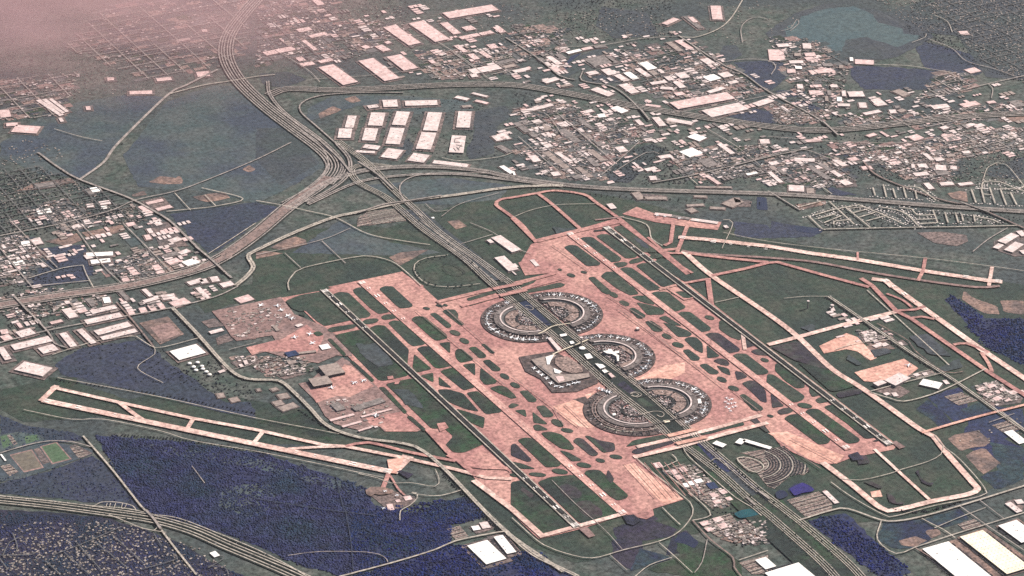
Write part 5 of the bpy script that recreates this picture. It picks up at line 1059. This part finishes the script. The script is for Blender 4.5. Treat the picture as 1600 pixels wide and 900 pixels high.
# elevated things: taxiway bridges, skybridges, overpasses
def bridge(name, crop, s, w, h, m, label, cat='bridge', thick=1.6, rail=1.2, npier=4, approach=0):
    pts = G(crop, s, 0); base = spline(pts, 40) if len(pts) > 2 else [pts[0].lerp(pts[1], k/6) for k in range(7)]
    c = sum(base, Vector())/len(base); t = tag(empty(name, c), label, cat, cat + 's over roads')
    bl = [p-c for p in base]
    def ribbon(nm, off, ww, z0, z1, mm):
        ln = offset_line(bl, off) if off else bl
        a, b = offset_line(ln, ww/2), offset_line(ln, -ww/2); v, f = [], []
        for i in range(len(ln)): v += [(a[i].x, a[i].y, z0), (b[i].x, b[i].y, z0), (a[i].x, a[i].y, z1), (b[i].x, b[i].y, z1)]
        for i in range(len(ln)-1):
            k = 4*i; f += [(k+2, k+6, k+7, k+3), (k, k+1, k+5, k+4), (k, k+4, k+6, k+2), (k+1, k+3, k+7, k+5)]
        f += [(0, 2, 3, 1), (4*len(ln)-4, 4*len(ln)-3, 4*len(ln)-1, 4*len(ln)-2)]
        mesh(nm, v, f, mm, t)
    ribbon('deck', 0, w, h-thick, h, m)
    ribbon('parapet', w/2-.5, .8, h, h+rail, 'road_pale'); ribbon('parapet', -w/2+.5, .8, h, h+rail, 'road_pale')
    for k in range(npier):
        p = bl[min(len(bl)-1, int((k+.5)/npier*(len(bl)-1)))]; pb = MB(); pb.box(p.x, p.y, 0, 3, max(3, w*.5), h-thick, 0); pb.build('pier', 'wall', t)
bridge('taxiway_bridge', 'Z1', '270,95 570,35', 48, 18, 'concrete', 'upper of two pink taxiway bridges over the upper parkway')
bridge('taxiway_bridge', 'Z1', '340,165 620,105', 48, 18, 'concrete', 'lower of two pink taxiway bridges over the upper parkway')
bridge('taxiway_bridge', 'Z3', '890,695 1200,620', 46, 18, 'concrete_bright', 'upper of two pink taxiway bridges over the lower parkway')
bridge('taxiway_bridge', 'Z3', '980,775 1290,705', 46, 18, 'concrete_bright', 'lower of two pink taxiway bridges over the lower parkway')
bridge('skybridge', 'Z1', '740,570 800,545 870,500 940,480 1075,460', 9, 24, 'roof_cream', 'cream bent skybridge joining the two upper terminals', 'walkway', npier=7)
bridge('skybridge', 'Z1', '890,785 1000,735 1120,690 1260,630', 10, 24, 'roof_cream', 'straight cream skybridge from the squared terminal across the parkway', 'walkway', npier=7)
bridge('train_viaduct', 'Z3', '560,610 720,580 860,545 960,520 1070,495', 8, 20, 'road_grey', 'thin grey train viaduct crossing the parkway above the lower bridges', 'viaduct', npier=8)
for nm, s, lb in (('overpass', '560,335 600,322 640,316 690,308', 'pale overpass carrying the slanting road over the upper parkway'), ('overpass', '306,388 328,406 352,428', 'avenue overpass across the wide pink freeway at the left'),
                  ('overpass', '22,465 45,490', 'short overpass crossing the freeway at the left edge'), ('overpass', '228,800 240,813 252,830', 'overpass where the diagonal road crosses the lower left freeway'),
                  ('overpass', '560,255 590,275 615,298', 'overpass in the knotted interchange above the parkway'), ('overpass', '1000,172 1015,190', 'road bridge over the middle freeway beside twin white warehouses'),
                  ('overpass', '1286,192 1310,214', 'road bridge over the middle freeway at the right'), ('overpass', '1500,318 1545,334', 'diagonal avenue bridge over the lower freeway at the right'),
                  ('overpass', '500,222 530,250 548,272', 'curved flyover ramp in the knotted interchange'), ('overpass', '1185,770 1203,783', 'small pale bridge on the right lanes of the southern parkway'), ('overpass', '1166,780 1180,792', 'small pale bridge on the left lanes of the southern parkway')):
    bridge(nm, 'F', s, 20, 19, 'road', lb, npier=3)

# the aircraft away from the gates
LOOSE = [('Z5', 650, 125, 2.2, 'on the upper cargo apron, leftmost of the group'), ('Z5', 820, 130, 1.2, 'on the upper cargo apron near its top corner'), ('Z5', 860, 175, 1.6, 'on the upper cargo apron, just below the corner jet'), ('Z5', 930, 235, 1.9, 'on the upper cargo apron, upper of the lower pair'), ('Z5', 970, 262, .9, 'on the upper cargo apron, lowest of all'),
 ('Z5', 1160, 425, 2.5, 'on the pink middle cargo apron near the runway'), ('Z5', 1000, 460, 1.4, 'on the pink middle cargo apron beside a dark green patch'), ('Z5', 1185, 520, 1.9, 'on the pink middle cargo apron beside the white square shed'),
 ('Z6', 620, 398, .5, 'on the brown cargo apron, left of two side by side'), ('Z6', 715, 375, .5, 'on the brown cargo apron, right of two side by side'), ('Z6', 385, 450, 1.4, 'parked just below the lower dark-walled hangar'), ('Z6', 840, 740, 1.0, 'on the lower pink cargo apron under the long shed'),
 ('B4', 875, 490, .8, 'on the pale apron above the right-hand white hangar')]
for c, x, y, hd, lb in LOOSE:
    ox, oy, k = CROP[c]; p = P(ox+x*k, oy+y*k); big_plane(p.x, p.y, hd, 'white jet ' + lb)
SMALL = [('A7', 905, 456, 'below the upper freight sheds, leftmost'), ('A7', 957, 462, 'below the upper freight sheds, second from left'), ('A7', 1045, 474, 'below the upper freight sheds, third from left'),
 ('B6', 805, 380, 'dark helicopter-pad jet left of the training site'), ('B6', 880, 405, 'at the small training site, upper one'), ('B6', 795, 487, 'at the small training site, lowest one')]
for c, x, y, lb in SMALL:
    ox, oy, k = CROP[c]; p = P(ox+x*k, oy+y*k); plane(p.x, p.y, random.uniform(0, 6), 'small white aircraft ' + lb, .8, 12, 'aircraft parked away from the gates')
dg = [(30, 455), (75, 495), (110, 525), (160, 560), (205, 612), (255, 640), (310, 648), (385, 625), (440, 608), (485, 600), (700, 665), (735, 680), (780, 695), (810, 705)]
for i, (x, y) in enumerate(dg):
    p = P(830+x*.15, 510+y*.15); plane(p.x, p.y, 2.4 if i < 5 else (.1 if i < 10 else .9), 'white airliner beside the squared terminal, %s' % ordn(i, len(dg)), 1.1, 12)
stand = [(1500, 290), (1530, 310), (1560, 300), (1490, 330), (1520, 350), (1555, 345), (1590, 340), (1500, 385), (1530, 400), (1565, 385), (1595, 375), (1545, 425)]
stand.sort()
for i, (x, y) in enumerate(stand):
    p = P(910+x*.15, 580+y*.15); plane(p.x, p.y, random.uniform(0, 6), 'small regional jet in the cluster right of the lower terminal, %s' % ordn(i, len(stand)), .72, 7, 'regional jets parked in a cluster')
# towers on the airfield
def tower(p, h, r, label, m='roof_white'):
    t = tag(empty('control_tower', p), label, 'tower'); n = 12
    def cyl(nm, r0, r1, z0, z1, mm):
        v = [(rr*math.cos(a*2*math.pi/n), rr*math.sin(a*2*math.pi/n), z) for rr, z in ((r0, z0), (r1, z1)) for a in range(n)]
        mesh(nm, v, [(a, (a+1) % n, n+(a+1) % n, n+a) for a in range(n)]+[tuple(range(n, 2*n))], mm, t)
    cyl('shaft', r, r*.8, 0, h, 'wall'); cyl('cab', r*1.3, r*1.9, h, h+7, 'glass'); cyl('cab_roof', r*2, r*1.7, h+7.02, h+9, m)
tower(P(1262, 482), 60, 6, 'slim white tower standing alone on grass right of the eastern runway')
tower(P(1300, 482), 24, 8, 'stubby white tower right of the slim lone tower')
tower(P(908, 541), 70, 7, 'tall control tower between the parkway lanes amid terminals')

# ------------------------------------------------------------------ small buildings and houses
ZONES = [('A5', '120,420 400,340 520,420 600,520 400,560 300,480', 26, 'roof_white', 'tiny pale building in the left town blocks'), ('A5', '640,770 930,650 1070,790 800,860 720,840', 30, 'roof_pink', 'tiny pale building beside the freeway at left'),
 ('A5', '0,600 130,560 280,700 150,880 0,880', 34, 'roof_white', 'tiny pale building at the left margin'), ('B1', '250,0 560,20 700,60 380,160 120,220 0,160 0,60', 34, 'roof_white', 'tiny pale building among the yards below the left freeway'),
 ('A3', '0,690 300,640 800,790 900,890 200,900', 36, 'roof_grey', 'tiny block in the central grid of streets'), ('A7', '0,0 600,0 700,60 560,230 200,200', 34, 'roof_grey', 'tiny block above the lower freeway'), ('A3', '600,330 1100,250 1600,560 1400,640 900,600', 34, 'roof_grey', 'tiny block in the estate above the middle freeway'),
 ('A8', '400,0 900,0 1200,60 1150,240 900,220 500,60', 40, 'roof_pink', 'tiny block in the right-hand town'), ('A4', '450,720 1000,700 1600,640 1600,720 1000,800 500,800', 30, 'roof_pink', 'tiny block beside the right part of the middle freeway'), ('A8', '900,0 1200,-80 1600,-100 1600,20 1250,60', 24, 'roof_grey', 'tiny block in the upper right town'),
 ('A7', '1000,60 1600,0 1600,200 1100,220', 26, 'roof_grey', 'tiny block in the middle right town')]
for c, s, n, rm, lb in ZONES:
    for x, y in sample(G(c, s), n):
        a, b, hh = random.uniform(16, 42), random.uniform(14, 28), random.uniform(5, 9)
        if random.random() < .5: a, b = b, a
        mb = MB(); mb.prism([Vector(q) for q in ((-a/2, -b/2, 0), (a/2, -b/2, 0), (a/2, b/2, 0), (-a/2, b/2, 0))], 0, hh, mi=0, mt=1)
        rmm = rm if random.random() < .5 else random.choice(('roof_white', 'roof_grey', 'roof_pink', 'roof_tan', 'roof_bright'))
        o = mb.build('small_building', ['wall', rmm]); o.location = (x, y, 0); tag(o, lb, 'building', lb + 's')
def house_mesh(a, b, h):
    v = [(-a/2, -b/2, 0), (a/2, -b/2, 0), (a/2, b/2, 0), (-a/2, b/2, 0), (-a/2, -b/2, h), (a/2, -b/2, h), (a/2, b/2, h), (-a/2, b/2, h), (-a/2, 0, h+3), (a/2, 0, h+3)]
    f = [(0, 1, 5, 4), (2, 3, 7, 6), (1, 2, 6, 9, 5), (3, 0, 4, 8, 7), (4, 5, 9, 8), (6, 7, 8, 9)]
    me = bpy.data.meshes.new('house'); me.from_pydata(v, [], f); me.materials.append(MATS['wall']); me.materials.append(MATS['roof_house'])
    me.polygons.foreach_set('material_index', [0, 0, 0, 0, 1, 1]); return me
HM = [house_mesh(17, 12, 4), house_mesh(21, 13, 4), house_mesh(15, 14, 5)]
sub_poly = G('B5', '0,700 90,720 250,640 600,560 800,560 960,640 1040,700 1240,900 0,900')
hs = sample(sub_poly, 300)
for x, y in hs:
    o = bpy.data.objects.new('house', random.choice(HM)); COL.objects.link(o); o.location = (x, y, 0); o.rotation_euler = (0, 0, random.choice((0, 1.57, .8)))
    tag(o, 'tiny pale-roofed house among dark trees in the lower left suburb', 'house', 'houses of the lower left suburb')
def house_stuff(name, pts, label, m='roof_house'):
    n = len(pts); mb = MB()
    for x, y in pts:
        a = random.uniform(11, 18); mb.box(x, y, 0, a, random.uniform(9, 13), random.uniform(4, 6), random.choice((0, 1.57, .6)))
    tag(mb.build(name, m), label, 'houses', None, 'stuff')
far = []
for s, n in (('1440,0 1600,0 1600,60 1520,60', 500), ('1360,0 1460,0 1500,50 1440,50', 150), ('1500,60 1600,60 1600,130 1540,100', 260), ('0,265 60,260 140,285 200,330 120,350 0,370', 260), ('140,335 215,320 230,345 160,355', 160), ('20,215 90,230 100,250 0,260', 60),
             ('120,30 330,10 350,60 200,100', 60), ('850,20 1030,10 1050,60 880,70', 180), ('430,10 640,10 640,40 480,60', 160), ('1320,255 1600,240 1600,290 1350,275', 160), ('0,820 140,812 300,850 380,902 0,902', 500), ('1500,215 1600,215 1600,250 1520,250', 120),
             ('1080,0 1200,0 1260,30 1200,70 1120,70', 80), ('20,110 200,110 260,140 60,170', 60), ('1240,120 1300,125 1310,190 1260,180', 60), ('1200,70 1280,75 1290,130 1200,100', 80), ('700,10 850,5 850,60 780,90', 120), ('1480,690 1600,650 1600,690', 20)):
    far += sample(G('F', s), n)
house_stuff('distant_houses', far, 'countless far-off houses speckling the suburbs')
far = []
for s in STREETS:                    # houses along the estate streets
    ln = spline(G('A8', s), 30)
    for i in range(0, len(ln)):
        for d in (-21, 21, -46, 46):
            if random.random() < .8: q = offset_line(ln, d)[i]; far.append((q.x, q.y))
house_stuff('estate_houses', far, 'rows of small pale houses along the estate streets', 'roof_house_pale')

ROADCELL = set()
for nm, c, s, w, mm, offs in RD:
    for d in offs:
        for p in offset_line(spline(G(c, s), 18), d):
            for i in (-1, 0, 1):
                for j in (-1, 0, 1): ROADCELL.add((int(p.x//16)+i, int(p.y//16)+j))
def clear(x, y): return (int(x//16), int(y//16)) not in ROADCELL
mid_ = MB()
for s, n in (('790,60 1060,50 1240,150 1160,185 900,140 800,130', 330), ('780,150 880,150 1150,200 1330,212 1600,188 1600,250 1420,250 1200,285 960,288 790,268', 560), ('420,20 640,10 780,20 790,130 560,120 430,90', 170), ('1200,70 1300,80 1310,190 1250,190', 70), ('0,340 190,330 240,420 120,440 0,460', 130),
             ('180,300 300,360 350,430 240,430', 70), ('0,465 200,470 340,440 360,465 180,500 0,530', 90), ('1200,225 1330,245 1330,295 1200,295', 50), ('1300,490 1390,500 1400,540 1310,535', 30), ('1290,150 1600,130 1600,180 1320,200', 90)):
    for x, y in sample(G('F', s), int(n*.62)):
        if not clear(x, y): continue
        a, b = random.uniform(30, 85), random.uniform(20, 40); rows = random.choice((1, 1, 1, 2, 3)); k = random.choice((0, 0, 0, 1, 1, 2, 3))
        if random.random() < .4: a, b = b, a
        for r_ in range(rows):
            o_ = r_*(min(a, b)+14); mid_.box(x+(o_ if a < b else 0), y+(0 if a < b else o_), 2, a, b, random.uniform(5.5, 8.5), 0, k, k)
tag(mid_.build('mid_sized_sheds', ['roof_white', 'roof_pink', 'roof_tan', 'roof_grey']), 'rows of pale mid-sized shed roofs packed through the industrial belt', 'sheds', None, 'stuff')
blk = MB()
for c, s, n in PLOT:
    for x, y in sample(G(c, s), n*9):
        if not clear(x, y): continue
        k = random.choice((0, 0, 0, 1, 2)); blk.box(x, y, 2, random.uniform(8, 32), random.uniform(8, 22), random.uniform(4, 8), 0, k, k)
tag(blk.build('distant_sheds', ['roof_house', 'roof_white', 'roof_grey']), 'countless tiny sheds and roofs speckling the built-up blocks', 'sheds', None, 'stuff')
trl = MB()
for r in recs:
    if r['d'] in ('corner giants', 'woodland depot', 'bottom edge') and r['noun'] == 'distribution hall':
        q = r['q']; e = [(q[i], q[(i+1) % 4]) for i in range(4)]; e.sort(key=lambda t: -(t[1]-t[0]).length)
        for a, b in e[:2]:
            u = (b-a).normalized(); nn = Vector((u.y, -u.x, 0)); k = 8
            while k < (b-a).length-8:
                p = a+u*k+nn*20
                if random.random() < .75: trl.box(p.x, p.y, 4, 3.0, 15, 4, math.atan2(u.y, u.x))
                k += 6.5
tag(trl.build('parked_trailers', 'wall_dark'), 'rows of parked trailers backed against the big warehouse docks', 'trailers', None, 'stuff')

# ------------------------------------------------------------------ vegetation
def crowns(name, pts, r0, r1, m, label, z=0):
    """many low tree crowns as one mass: lumpy six-sided domes"""
    pts = np.array(pts); n = len(pts); k = 6
    r = RNG.uniform(r0, r1, n); hh = r*RNG.uniform(.6, 1.1, n)
    ang = np.arange(k)*2*np.pi/k
    V = np.zeros((n, 2*k+1, 3)); j = RNG.uniform(.7, 1.25, (n, 2*k))
    ph = RNG.uniform(0, 6, n)
    for i in range(k):
        V[:, i, 0] = pts[:, 0]+r*j[:, i]*np.cos(ang[i]+ph); V[:, i, 1] = pts[:, 1]+r*j[:, i]*np.sin(ang[i]+ph); V[:, i, 2] = z+hh*.25
        V[:, k+i, 0] = pts[:, 0]+.62*r*j[:, k+i]*np.cos(ang[i]+ph+.5); V[:, k+i, 1] = pts[:, 1]+.62*r*j[:, k+i]*np.sin(ang[i]+ph+.5); V[:, k+i, 2] = z+hh*.85
    V[:, 2*k, :2] = pts+RNG.uniform(-1, 1, (n, 2)); V[:, 2*k, 2] = z+hh*1.1
    tri = []
    for i in range(k):
        i2 = (i+1) % k; tri += [(i, i2, k+i), (i2, k+i2, k+i), (k+i, k+i2, 2*k)]
    T = (np.array(tri)[None]+(np.arange(n)*(2*k+1))[:, None, None]).reshape(-1, 3)
    me = bpy.data.meshes.new(name); me.vertices.add(n*(2*k+1)); me.vertices.foreach_set('co', V.reshape(-1).astype(np.float32))
    me.loops.add(len(T)*3); me.loops.foreach_set('vertex_index', T.reshape(-1).astype(np.int32))
    me.polygons.add(len(T)); me.polygons.foreach_set('loop_start', (np.arange(len(T))*3).astype(np.int32)); me.polygons.foreach_set('loop_total', np.full(len(T), 3, np.int32))
    me.update(calc_edges=True); me.validate()
    return tag(link(name, me, m), label, 'trees', None, 'stuff')
def fill(poly, spacing, keep=1.0):
    P_ = np.array([(p.x, p.y) for p in poly]); lo, hi = P_.min(0), P_.max(0)
    gx, gy = np.meshgrid(np.arange(lo[0], hi[0], spacing), np.arange(lo[1], hi[1], spacing)); q = np.stack([gx.ravel(), gy.ravel()], 1)
    q += RNG.uniform(-.95, .95, q.shape)*spacing
    c = np.zeros(len(q), bool); n = len(P_)
    for i in range(n):
        a, b = P_[i], P_[(i+1) % n]
        if a[1] == b[1]: continue
        c ^= ((a[1] > q[:, 1]) != (b[1] > q[:, 1])) & (q[:, 0] < (b[0]-a[0])*(q[:, 1]-a[1])/(b[1]-a[1])+a[0])
    q = q[c]
    cl = np.sin(q[:, 0]/61+1.7*np.sin(q[:, 1]/83))*np.sin(q[:, 1]/57+1.3*np.sin(q[:, 0]/97))
    return q[RNG.random(len(q)) < keep*(1+.4*cl+.55*np.sin(q[:, 0]/190+1.2*np.sin(q[:, 1]/260))*np.sin(q[:, 1]/170+np.sin(q[:, 0]/310)))]
wood = [('150,680 300,692 420,712 520,745 575,765 585,790 640,802 665,800 672,790 730,775 762,806 702,820 702,845 688,860 540,898 480,888 400,852 340,830 300,820 240,808 190,750', 11, .78),
        ('545,903 620,880 700,852 740,852 760,872 790,882 822,864 862,897 880,905', 13, .9), ('540,800 690,780 760,805 702,820 702,845 688,860 560,893', 12, .6), ('420,720 520,745 560,770 540,800 420,790', 14, .5),
        ('1475,468 1490,462 1540,498 1600,498 1640,560 1600,570 1545,545 1510,505', 14, .8), ('1262,815 1300,805 1340,820 1372,850 1425,895 1380,905 1345,880', 14, .8),
        ('800,866 830,860 880,890 830,905', 14, .7), ('1400,640 1450,624 1502,604 1518,652', 18, .4), ('1490,690 1535,672 1600,735', 18, .4)]
crowns('woodland', np.concatenate([fill(ragged(G('F', s), 22, 40), sp, k) for s, sp, k in wood[:1]+wood[3:4]]), 6, 10.5, 'leaf_navy', 'dark navy woodland spreading below the slanting runway')
crowns('woodland', np.concatenate([fill(ragged(G('F', s), 22, 40), sp, k) for s, sp, k in wood[1:3]+wood[4:7]+[('545,800 590,790 640,803 690,785 745,785 762,806 702,820 702,845 688,860 600,880 560,890 550,840', 16, .7)]]), 6, 11, 'leaf_blue', 'deep blue dense woodland along the bottom and right edges')
grove = [('0,745 70,735 145,712 190,745 222,796 100,780 0,772', 22, .5), ('0,800 90,805 160,810 230,830 280,850 330,880 390,903 0,903', 13, .68), ('0,648 40,665 110,675 135,687 0,706', 20, .5)]
crowns('suburban_trees', np.concatenate([fill(G('F', s), sp, k) for s, sp, k in grove]), 5, 8.5, 'leaf_navy', 'dark trees filling the lower left suburb')
mid = [('0,270 60,262 140,285 200,330 120,350 0,385', 20, .5), ('140,335 215,320 235,345 160,356', 18, .6), ('1430,0 1600,0 1600,130 1500,100 1410,45', 24, .45), ('940,260 960,250 985,235 1020,225 1040,235 1010,260 985,285 955,285', 18, .6), ('1320,250 1600,230 1600,290 1330,280', 24, .35),
       ('1290,300 1600,340 1590,352 1290,360', 26, .4), ('0,390 130,420 140,450 0,470', 24, .35), ('800,140 1050,190 1000,230 820,200', 26, .3), ('850,0 1050,0 1050,60 900,70', 28, .35), ('1200,200 1400,215 1350,260 1200,240', 28, .3), ('1045,700 1100,760 1200,840 1150,860 1060,750', 24, .3), ('40,460 120,480 90,520 0,520', 24, .4),
       ('250,590 400,640 400,610 340,560', 24, .25), ('400,0 640,0 640,60 420,60', 34, .3), ('0,0 380,0 340,90 60,160 0,170', 40, .22), ('1240,120 1310,125 1310,190 1230,180', 26, .3), ('100,540 250,530 330,610 120,585', 30, .25), ('560,170 640,150 760,160 780,250 560,240', 34, .2), ('1030,230 1200,230 1200,285 1000,290', 24, .35)]
crowns('scattered_trees', np.concatenate([fill(G('F', s), sp, k) for s, sp, k in mid]), 5, 9, 'leaf_slate', 'loose dark trees scattered through towns and estates')
belts = []
for st, d in (('625,328 662,360 725,405 765,442', (-30, 34)), ('765,442 807,478 875,535 925,580 965,615 1025,662', (-26, 30, 36)), ('795,442 820,463 882,515 940,560 1000,605 1052,650', (-28, 26, 32)), ('1072,700 1125,741 1170,782 1200,806 1275,872 1310,908', (-34, 26, 34, 44)), ('1103,697 1150,737 1185,767 1250,817 1320,877', (-24, 24, 36, 44)),
             ('470,640 512,667 560,685', (20,)), ('700,740 762,805 800,840', (28, 36, 44)), ('270,483 310,525 350,570', (24,)), ('1295,465 1342,497 1385,527 1437,562 1492,597', (26,)), ('1385,795 1440,800 1500,784', (0, 10)), ('185,225 262,150', (30,)), ('880,146 975,164 1150,192 1320,203', (0, 66, -66)), ('800,290 1000,308 1325,322 1600,342', (20, 50)), ('420,712 300,692 180,682', (10, 26)), ('90,592 250,615 400,645', (16, 30))):
    ln = spline(G('F', st), 9)
    for dd in d:
        for p in offset_line(ln, dd):
            if random.random() < .8: belts.append((p.x+random.gauss(0, 3), p.y+random.gauss(0, 3)))
crowns('tree_belt', belts, 5, 9, 'leaf_dark', 'dark belts of trees lining the parkways and roads', 4)
# single trees along the parkway and round the ring road
tv = []
def tree_meshes():
    out = []
    for k in range(4):
        bm = bmesh.new(); bmesh.ops.create_icosphere(bm, subdivisions=2, radius=1)
        for v in bm.verts:
            s = random.uniform(.72, 1.22); v.co = Vector((v.co.x*5.5*s, v.co.y*5.5*s, 8+v.co.z*4.4*s))
        me = bpy.data.meshes.new('crown'); bm.to_mesh(me); bm.free(); me.materials.append(MATS['leaf'])
        tb = MB(); tb.prism([Vector((.5*math.cos(a), .5*math.sin(a), 0)) for a in [i*math.pi/3 for i in range(6)]], 0, 6)
        t2 = bpy.data.meshes.new('trunk'); t2.from_pydata(tb.v, [], tb.f); t2.materials.append(MATS['bark']); out.append((me, t2))
    return out
TM = tree_meshes()
def tree(x, y, label, group, s=1.0):
    c, t_ = random.choice(TM); t = empty('tree', (x, y, 6), random.uniform(0, 6)); t.scale = (s, s, s)
    for nm, me in (('crown', c), ('trunk', t_)):
        o = bpy.data.objects.new(nm, me); o.parent = t; COL.objects.link(o)
    tag(t, label, 'tree', group)
lineA = spline(G('F', '665,345 760,420 790,445'), 40); lineB = spline(G('F', '1105,705 1200,790 1280,855'), 40)
for ln, lb in ((lineA, 'dark round tree in the verge of the upper parkway'), (lineB, 'dark round tree in the verge of the southern parkway')):
    for i in range(0, len(ln)):
        if random.random() < .45: continue
        p = offset_line(ln, random.choice((-60, -52, 52, 60)))[i]; tree(p.x, p.y, lb, lb.replace('tree', 'trees'), random.uniform(1.0, 1.5))
for p in spline(G('F', '700,402 668,408 652,418 652,430 668,444 700,449 735,447'), 60):
    tree(p.x+random.uniform(-15, 15), p.y+random.uniform(-15, 15), 'dark tree edging the ring road above the upper terminals', 'trees edging the ring road', random.uniform(1.2, 1.8))

# ------------------------------------------------------------------ air
hz = bpy.data.materials.new('haze'); hz.use_nodes = True; t = hz.node_tree
for n in list(t.nodes):
    if n.type == 'BSDF_PRINCIPLED': t.nodes.remove(n)
pv = t.nodes.new('ShaderNodeVolumePrincipled'); pv.inputs['Color'].default_value = (*HAZE_COLOR, 1); pv.inputs['Density'].default_value = HAZE_DENSITY; pv.inputs['Anisotropy'].default_value = .2
t.links.new(pv.outputs[0], t.nodes['Material Output'].inputs['Volume']); MATS['haze'] = hz
hb = MB(); X = 46000
hb.v = [(-X, -X, -1), (X, -X, -1), (X, X, -1), (-X, X, -1), (-X, -X, 10620), (X, -X, 10620), (X, X, 10620), (-X, X, 10620)]
hb.f = [(3, 2, 1, 0), (4, 5, 6, 7), (0, 1, 5, 4), (1, 2, 6, 5), (2, 3, 7, 6), (3, 0, 4, 7)]; hb.mi = [0]*6
tag(hb.build('haze', 'haze'), 'thin pale haze over the whole landscape', 'haze', None, 'stuff')

mm_ = bpy.data.materials.new('mist'); mm_.use_nodes = True; t = mm_.node_tree; N = t.nodes; L = t.links
for n in list(N):
    if n.type == 'BSDF_PRINCIPLED': N.remove(n)
pv = N.new('ShaderNodeVolumePrincipled'); pv.inputs['Color'].default_value = (1.0, .60, .60, 1); pv.inputs['Anisotropy'].default_value = .1
tc = N.new('ShaderNodeTexCoord'); no = N.new('ShaderNodeTexNoise'); no.inputs['Scale'].default_value = 3.4; no.inputs['Detail'].default_value = 4
L.new(tc.outputs['Object'], no.inputs['Vector'])
ln_ = N.new('ShaderNodeVectorMath'); ln_.operation = 'LENGTH'; L.new(tc.outputs['Object'], ln_.inputs[0])
def ma(op, a, b):
    n = N.new('ShaderNodeMath'); n.operation = op
    for k, v in ((0, a), (1, b)):
        if isinstance(v, (int, float)): n.inputs[k].default_value = v
        else: L.new(v, n.inputs[k])
    return n.outputs[0]
fall = ma('MAXIMUM', ma('SUBTRACT', 1.0, ln_.outputs['Value']), 0.0); fall = ma('MULTIPLY', fall, fall)
dens = ma('MAXIMUM', ma('ADD', fall, ma('MULTIPLY', ma('SUBTRACT', no.outputs['Fac'], .5), ma('MULTIPLY', fall, 9.0))), 0.0)
L.new(ma('MULTIPLY', dens, MIST), pv.inputs['Density']); L.new(pv.outputs[0], N['Material Output'].inputs['Volume']); MATS['mist'] = mm_
bm = bmesh.new(); bmesh.ops.create_icosphere(bm, subdivisions=3, radius=1); me = bpy.data.meshes.new('mist'); bm.to_mesh(me); bm.free()
o = link('mist', me, 'mist'); c0 = P(20, 25); o.location = (c0.x, c0.y, 260); o.scale = (5600, 3500, 240); o.rotation_euler = (0, 0, -.5)
tag(o, 'pinkish low mist veiling the far upper left land', 'mist', None, 'stuff')
